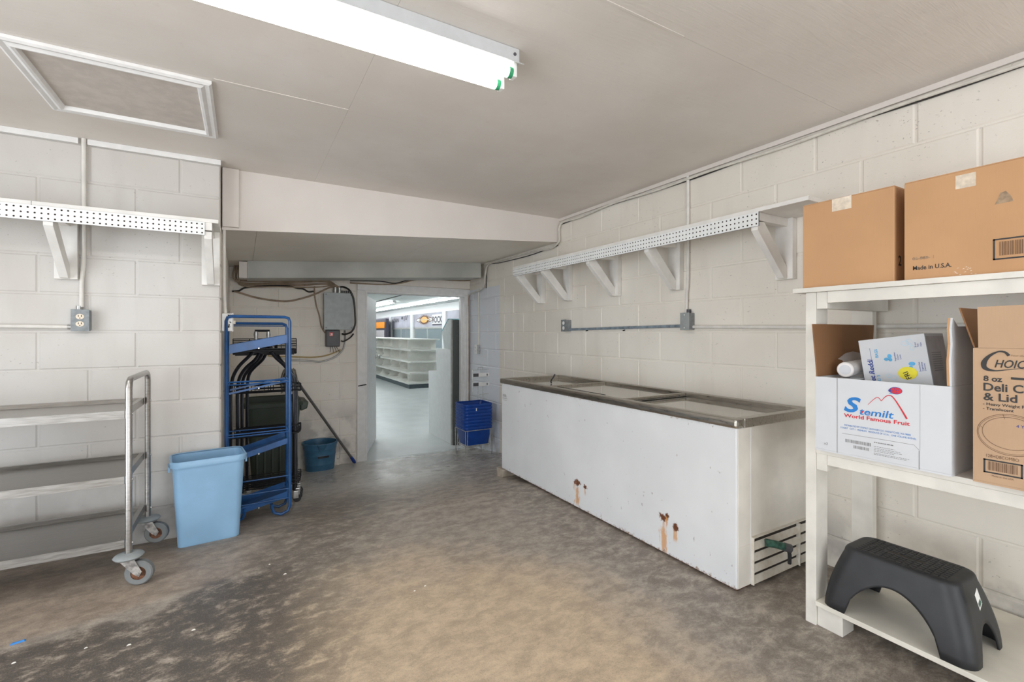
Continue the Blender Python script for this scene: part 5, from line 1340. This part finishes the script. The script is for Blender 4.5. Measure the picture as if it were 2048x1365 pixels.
fw.disc(m, a - .0165, b_ - .001, .0038, .005, 14, 4.0); m.build('ladybird_spots', 'print_navy', W_)
m = MB()
for i in range(3): fw.ribbon(m, [(a - .014 + .003*i, b_ - .008), (a - .019 + .003*i, b_ - .013)], .0012, 3.0, 0)
m.build('ladybird_legs', 'print_sky', W_)
fit('DISTRIBUTED BY STEMILT GROWERS LLC, WENATCHEE, WA 98801', 1689, 852, 1822, 3.4, 'print_blue', W_)
fit('COUNT   CAT 1   PREMIUM   PRODUCE OF U.S.A.   ONE VOLUME BUSHEL', 1681, 856.5, 1833, 3.4, 'print_blue', W_)
fit('x2', 1648, 889, 1656, 5, 'print_grey', W_)
m = MB()
for p in (((1674.5, 757), (1674.5, 906)), ((1838.5, 902), (1838.5, 940))): fw.ribbon(m, [AB(*q) for q in p], .0022, 1.0, 0)
fw.ribbon(m, [AB(*q) for q in ((1684, 867), (1760, 879), (1828, 890.5), (1838.5, 901))], .0012, 1.0, 0)
fw.ribbon(m, [AB(*q) for q in ((1840, 771), (1840, 902))], .0006, 1.0, 0)
m.build('cut_line', 'print_grey', W_)
m = MB()
a0, b0 = AB(1691, 884.5); a1 = AB(1742, 884.5)[0]; fw.barcode(m, a0, b0, a1, b0 + .012, 2)
a0, b0 = AB(1707, 897); a1 = AB(1738, 897)[0]; fw.barcode(m, a0, b0, a1, b0 + .011, 3)
m.build('barcode', 'print_grey', W_)
m = MB()
r = random.Random(4)
for i, py in enumerate((886, 893.5, 897, 900, 903, 907, 909.5)):
    a0, b0 = AB(1748, py); a1 = AB(1748 + (40, 42, 54, 56, 40, 72, 66)[i], py)[0]; a = a0
    while a < a1:
        wd = r.uniform(.003, .009); fw.rect(m, a, b0, min(a + wd, a1), b0 + (.0035 if i == 0 else .0016), 1.5); a += wd + .002
m.build('label_print', 'print_grey', W_)

# --- bag box tilted inside the fruit carton
X_ = 2.075
tl, tr, bl = onX(1716, 682, X_), onX(1848, 667, X_), onX(1730, 762, X_)
ux = (tr - tl).normalized(); dn = Vector((0, ux.z, -ux.y)); dn = dn if dn.z < 0 else -dn
Wd, Ht, Dp = (tr - tl).length, .412, .165
R_ = thing('bag_box', tl + ux*Wd/2 + dn*Ht, 'white Get Reddi bag box tilted inside the fruit carton', 'box')
m = MB().hexa([tl + dn*Ht, tl + dn*Ht + ux*Wd, tl + dn*Ht + ux*Wd + Vector((Dp, 0, 0)), tl + dn*Ht + Vector((Dp, 0, 0)), tl, tl + ux*Wd, tl + ux*Wd + Vector((Dp, 0, 0)), tl + Vector((Dp, 0, 0))])
m.build('box_body', 'carton_white', R_, bevel=.002)
fr_ = Face(tl + dn*Ht, ux, -dn, .0006)
def rb(px, py):
    q = onX(px, py, X_) - fr_.o; return q.dot(fr_.ux), q.dot(fr_.uy)
def vtext(s, px, py, size, mat, bold=.0, shear=.0):
    a, b_ = rb(px, py); fr_.text(s, a, b_, size, mat, R_, rot=math.pi/2, bold=bold, shear=shear)
vtext('et Reddi', 1752, 763, .024, 'print_navy', .0005, .2)
vtext('BAGS', 1757, 716, .0135, 'print_sky', .0003)
vtext('ID 5', 1762, 763, .0135, 'print_sky', .0003)
vtext('Vegetables', 1793, 723, .0075, 'print_navy'); vtext('Grapes', 1798, 721, .0075, 'print_navy'); vtext('Limes', 1803, 719, .0075, 'print_navy')
vtext('Bread', 1833, 695, .0075, 'print_navy'); vtext('Fish', 1838, 694, .0075, 'print_navy'); vtext('Ham', 1844, 693, .0075, 'print_navy')
vtext('Sandwiches', 1843, 744, .0075, 'print_navy'); vtext('Vegetables', 1848, 743, .0075, 'print_navy'); vtext('Desserts', 1853, 742, .0075, 'print_navy')
m = MB(); a, b_ = rb(1747, 764); a2, b2_ = rb(1741, 697); fr_.ribbon(m, [(a + .006, b_), (a + .006, b2_)], .0009, 1.5, 0); m.build('rule_line', 'print_navy', R_)
m = MB()
for px, py, ra, rb_ in ((1773, 719, .008, .006), (1779, 713, .007, .008), (1781, 720, .006, .006), (1824, 728, .010, .007), (1822, 735, .006, .005)):
    a, b_ = rb(px, py); fr_.disc(m, a, b_, ra, rb_, 16, 1.5)
m.build('produce_picture', 'print_sky', R_)
m = MB()
for px, py, ra, rb_ in ((1810, 687, .011, .008), (1818, 684, .008, .010), (1824, 696, .006, .009), (1778, 752, .007, .007), (1788, 756, .009, .008)):
    a, b_ = rb(px, py); fr_.ribbon(m, [(a + ra*math.cos(t), b_ + rb_*math.sin(t)) for t in [2*math.pi*i/10 for i in range(10)]], .0012, 1.5, 2, True)
m.build('produce_drawing', 'print_pale', R_)
a, b_ = rb(1815.5, 747); m = MB(); fr_.disc(m, a, b_, .0285, .0235, 30, 2.5); sk = m.build('round_sticker', 'sticker_yellow', R_)
fr_.text('FRI', a + .010, b_ - .019, .022, 'print_black', sk, rot=math.radians(110), bold=.0003, k=3.5)
fsd = Face(tl + dn*Ht + ux*Wd, (1, 0, 0), -dn, .0006)
m = MB(); fsd.rect(m, .006, .01, Dp - .006, Ht - .01, 1.0); sd = m.build('side_print', 'carton_side', R_)
m = MB()
for i in range(9): fsd.rect(m, .03, Ht - .07 - .008*i, .11, Ht - .0675 - .008*i, 2.0)
m.build('side_print_lines', 'print_grey', sd)
# --- roll of clear bags beside it
rc = onX(1690, 740, 2.02)
Q_ = thing('bag_roll', (rc.x + .07, rc.y - .02, rc.z - .03), 'white roll in loose clear plastic film inside the fruit carton', 'roll')
ax = Vector((.95, .10, .03)).normalized()
MB().tube([rc, rc + ax*.003, rc + ax*.17], [.026, .029, .029], 20).build('roll_core', 'roll_white', Q_, smooth=True)
m = MB(); m.tube([rc - ax*.002, rc - ax*.0005], .019, 18); m.build('roll_end', 'carton_white', Q_)
m = MB()
g = [[rc + Vector((.02 + .05*j, .034 - .016*i - .004*j, .040 + .018*math.sin(i*1.9 + j) - .022*i + .006*j)) for i in range(5)] for j in range(4)]
for j in range(3):
    for i in range(4): m.quad(g[j][i], g[j][i+1], g[j+1][i+1], g[j+1][i])
m.build('plastic_film', 'plastic_film', Q_, smooth=True)

# --- tall brown deli carton with open flaps
KX0, KX1, KY0, KY1, KZ1 = 1.935, 2.36, .20, .523, 1.112
K_ = thing('deli_carton', ((KX0+KX1)/2, (KY0+KY1)/2, T2), 'brown Choice deli container carton with open top flaps', 'box')
MB().box((KX0, KY0, T2 + .0005), (KX1, KY1, T2 + .006)).build('carton_base', 'cardboard_pale', K_)
MB().box((KX0, KY0, T2 + .006), (KX0 + .005, KY1, KZ1)).build('front_wall', 'cardboard_pale', K_, bevel=.001)
MB().box((KX1 - .005, KY0, T2 + .006), (KX1, KY1, KZ1)).build('back_wall', 'cardboard_pale', K_, bevel=.001)
MB().box((KX0 + .005, KY1 - .005, T2 + .006), (KX1 - .005, KY1, KZ1)).build('end_wall', 'cardboard_pale', K_, bevel=.001)
MB().box((KX0 + .005, KY0, T2 + .006), (KX1 - .005, KY0 + .005, KZ1)).build('end_wall', 'cardboard_pale', K_, bevel=.001)
m = MB().hexa([(KX0, KY0, KZ1 + .0005), (KX0 + .004, KY0, KZ1 + .0005), (KX0 + .004, KY1 - .012, KZ1 + .0005), (KX0, KY1 - .012, KZ1 + .0005), (KX0 - .008, KY0, 1.243), (KX0 - .004, KY0, 1.243), (KX0 - .004, KY1 - .012, 1.236), (KX0 - .008, KY1 - .012, 1.236)])
m.build('front_flap', 'cardboard_pale', K_)
m = MB().hexa([(KX0 + .006, KY1 - .004, KZ1 + .0005), (KX1 - .01, KY1 - .004, KZ1 + .0005), (KX1 - .01, KY1, KZ1 + .0005), (KX0 + .006, KY1, KZ1 + .0005), (KX0 + .004, KY1 + .030, 1.236), (KX1 - .01, KY1 + .030, 1.236), (KX1 - .01, KY1 + .034, 1.236), (KX0 + .004, KY1 + .034, 1.236)])
o = m.build('end_flap', 'cardboard_inner', K_)
fk = Face((KX0, KY1, T2), (0, -1, 0), (0, 0, 1)); AB, fit = fitter(fk, KX0)
m = MB(); fk.ribbon(m, [AB(*p) for p in ((2018, 712), (2010, 705), (1996, 704), (1978, 713), (1968, 726), (1971, 737), (1990, 742), (2015, 740), (2040, 738), (2062, 741))], [.008, .006, .004, .008, .013, .011, .004, .002, .0012, .001], 1.5, 6); m.build('swash_c', 'print_black', K_)
fit('HOICE', 1989, 735, 2068, 15.5, 'print_black', K_, bold=.0005, shear=.3)
fit('Your choice', 2022, 713, 2060, 3.2, 'print_brown', K_, shear=.2)
fit('8 oz', 1967, 762, 2005, 10.5, 'print_black', K_, bold=.0007)
a0, b0 = AB(2022, 759.5); m = MB(); fk.rect(m, a0, b0, a0 + .10, b0 + .0065, 1.5); m.build('bar_mark', 'print_black', K_)
fit('Deli Co', 1967, 781, 2066, 15.5, 'print_black', K_, bold=.0007)
fit('& Lid', 1967, 800, 2035, 15, 'print_black', K_, bold=.0007)
fit('- Heavy Weight P', 1966, 810, 2050, 5.6, 'print_black', K_, bold=.0002)
fit('- Translucent', 1966, 819, 2028, 5.6, 'print_black', K_, bold=.0002)
ca, cb = AB(2021, 871); m = MB()
ra = ca - AB(1954.5, 871)[0]
for k1, k2, wd in ((1.0, .060, .0012), (.96, .056, .0008), (.84, .047, .0012)):
    fk.ribbon(m, [(ca + ra*k1*math.cos(t), cb + k2*math.sin(t) + (.004 if k1 < .9 else 0)) for t in [2*math.pi*i/24 for i in range(24)]], wd, 1.5, 3, True)
fk.ribbon(m, [(ca - ra*.93, cb + .018), (ca - ra*.83, cb + .012)], .0008, 1.5, 0); fk.ribbon(m, [(ca - ra*.22, cb + .058), (ca - ra*.16, cb + .045)], .0008, 1.5, 0)
m.build('lid_drawing', 'print_brown', K_)
fit('4 Y', 2033, 856, 2049, 6, 'print_navy', K_)
fit('128HD8COMBO', 1973, 914, 2038, 6.2, 'print_brown', K_)
a0, b0 = AB(1967, 944.5); b1 = AB(1967, 917)[1]; a1 = AB(2046, 944)[0]; tk = .0042; m = MB()
for (p, q, r_, s__) in ((a0, b0, a1, b0 + tk), (a0, b1 - tk, a1, b1), (a0, b0, a0 + tk, b1), (a1 - tk, b0, a1, b1)): fk.rect(m, p, q, r_, s__)
m.build('barcode_frame', 'print_black', K_)
m = MB(); fk.barcode(m, a0 + .010, b0 + .009, a1 - .010, b1 - .006, 8); m.build('barcode', 'print_brown', K_)
fit('Made in the USA', 1984, 953.5, 2028, 3.4, 'print_brown', K_)

# --- black step stool on the bottom shelf
N = 96; zt = T3 + .236
sc_ = Vector((2.098, .745)); stl = thing('step_stool', (sc_.x, sc_.y, T3), 'black plastic step stool with arched sides on the bottom shelf', 'stool')
def per(wx, wy, r):
    P = []
    base = rrect(wx, wy, r, 23)
    return base[:96] if len(base) >= 96 else base
def arch(x, y, wx, wy):
    sx, sy = x/(wx/2), y/(wy/2)
    if abs(sx) > .86 and abs(sy) < .62: return .150*math.sqrt(max(0, 1 - (sy/.62)**2))
    if abs(sy) > .86 and abs(sx) < .52: return .105*math.sqrt(max(0, 1 - (sx/.52)**2))
    return 0.0
bx, by = .290, .445; tx_, ty_ = .205, .345
base = []
nside = 28
def rp(wx, wy, r):
    pts = []
    for cx, cy, a0 in ((wx/2-r, wy/2-r, 0), (-wx/2+r, wy/2-r, 90), (-wx/2+r, -wy/2+r, 180), (wx/2-r, -wy/2+r, 270)):
        arc = [(cx + r*math.cos(math.radians(a0 + 90*i/6)), cy + r*math.sin(math.radians(a0 + 90*i/6))) for i in range(7)]
        pts += arc
        nx_ = {0: (-(wx/2-r), wy/2), 90: (-wx/2, -(wy/2-r)), 180: (wx/2-r, -wy/2), 270: (wx/2, wy/2-r)}[a0]
        ex = arc[-1]
        pts += [(ex[0] + (nx_[0]-ex[0])*i/nside, ex[1] + (nx_[1]-ex[1])*i/nside) for i in range(1, nside)]
    return pts
bot = rp(bx, by, .045); topr = rp(tx_, ty_, .045); n = len(bot)
rings = []
hs = zt - .022 - T3
for s in [i/8 for i in range(9)]:
    ring_ = []
    for (xa, ya), (xb, yb) in zip(bot, topr):
        z0 = arch(xa, ya, bx, by); z = z0 + (hs - z0)*s; k = z/hs; k2 = k**1.6
        ring_.append(Vector((sc_.x + xa + (xb-xa)*k2, sc_.y + ya + (yb-ya)*k2, T3 + .0005 + z)))
    rings.append(ring_)
for dz, k in ((.010, .985), (.018, .955), (.0215, .91), (.0225, .86)):
    rings.append([Vector((sc_.x + xb*(1 - (1-k)*1.25), sc_.y + yb*(1 - (1-k)*.8), T3 + .0005 + hs + dz)) for (xb, yb) in topr])
m = MB()
for ring_ in rings: m.v += ring_
for i in range(len(rings)-1):
    for k in range(n): m.f.append((i*n+k, i*n+(k+1) % n, (i+1)*n+(k+1) % n, (i+1)*n+k))
m.f.append(tuple((len(rings)-1)*n + k for k in range(n)))
o = m.build('stool_shell', 'black_plastic', stl, smooth=True)
sol = o.modifiers.new('thickness', 'SOLIDIFY'); sol.thickness = .006; sol.offset = -1.0
m = MB(); r = random.Random(2); ztp = T3 + hs + .023
for i in range(13):
    for j in range(9):
        x, y = -.074 + .0185*j, -.125 + .0205*i
        if abs(y) < .06 and abs(x) < .014: continue
        m.box((sc_.x + x - .006, sc_.y + y - .007, ztp - .002), (sc_.x + x + .006, sc_.y + y + .007, ztp + .0016))
o = m.build('tread_pattern', 'black_plastic', stl); o['kind'] = 'stuff'
MB().box((sc_.x - .006, sc_.y - .055, ztp - .003), (sc_.x + .006, sc_.y + .055, ztp + .0004)).build('hand_slot_shade', 'slot_dark', stl, bevel=.001)  # dark inset bar stands in for the shade of an open slot
fl_ = Face(onY(1957, 1222, sc_.y - .209), (1, 0, 0), (0, .24, 1), .004)
m = MB(); fl_.poly(m, [(0, 0), (.030, .014), (.024, .062), (-.006, .048)]); sk = m.build('paper_label', 'outlet_white', stl)
m = MB(); fl_.poly(m, [(.003, .008), (.024, .018), (.022, .030), (.001, .020)], 1.3); m.build('label_print', 'valve_green', sk)

# --- small litter on the floor
q = onZ(36, 1287, 0)
tag(MB().hexa([(q.x - .02, q.y - .008, .0005), (q.x + .018, q.y, .0005), (q.x + .02, q.y + .008, .0005), (q.x - .016, q.y + .003, .0005), (q.x - .018, q.y - .006, .005), (q.x + .016, q.y + .001, .007), (q.x + .018, q.y + .006, .006), (q.x - .015, q.y + .003, .005)]).build('plastic_scrap', 'chip_blue'), 'tiny blue plastic scrap on the dark floor in front of the cart', 'scrap')
for i, (px, py) in enumerate(((258, 1291), (539, 1130), (570, 1149), (850, 1173), (829, 1183), (28, 1327), (387, 1261), (172, 1297))):
    q = onZ(px, py, 0); r = random.Random(i); s = r.uniform(.004, .008)
    tag(MB().hexa([(q.x - s, q.y - s*.6, .0004), (q.x + s, q.y - s*.4, .0004), (q.x + s*.7, q.y + s*.6, .0004), (q.x - s*.6, q.y + s*.5, .0004), (q.x - s*.7, q.y - s*.4, .003), (q.x + s*.6, q.y - s*.3, .004), (q.x + s*.5, q.y + s*.4, .003), (q.x - s*.4, q.y + s*.3, .003)]).build('floor_crumb', 'litter_white'), 'tiny pale crumb lying on the concrete floor', 'crumb', 'pale crumbs scattered on the floor')

# small repeated pieces that were drawn together become objects of their own
def split_loose(o):
    me = o.data; n = len(me.vertices); root = list(range(n))
    def find(i):
        while root[i] != i: root[i] = root[root[i]]; i = root[i]
        return i
    for e in me.edges:
        a, b = find(e.vertices[0]), find(e.vertices[1])
        if a != b: root[a] = b
    comp = {}
    for p in me.polygons: comp.setdefault(find(p.vertices[0]), []).append(p)
    if len(comp) < 2 or o.children: return
    base = o.name.split('.')[0]
    for ps in comp.values():
        ids = sorted({i for p in ps for i in p.vertices}); k = {v: i for i, v in enumerate(ids)}
        nm = bpy.data.meshes.new(base)
        nm.from_pydata([tuple(me.vertices[i].co) for i in ids], [], [tuple(k[i] for i in p.vertices) for p in ps])
        for q, p in zip(nm.polygons, ps): q.use_smooth = p.use_smooth
        nm.materials.append(me.materials[0])
        c = bpy.data.objects.new(base, nm); COL.objects.link(c); c.parent = o.parent; c.location = o.location
    bpy.data.objects.remove(o)
SPLIT = {'screw', 'hinge', 'cover_screw', 'terminal_knob', 'wire_end', 'tube', 'cooler_shelf', 'rib', 'bottom_wire', 'slot', 'worn_letters', 'ladybird_spots', 'ladybird_legs', 'produce_picture', 'produce_drawing', 'tape_glints'}
for o in list(bpy.data.objects):
    if o.type == 'MESH' and o.parent and o.name.split('.')[0] in SPLIT: split_loose(o)
for o in bpy.data.objects:
    if '_base' in o: del o['_base']
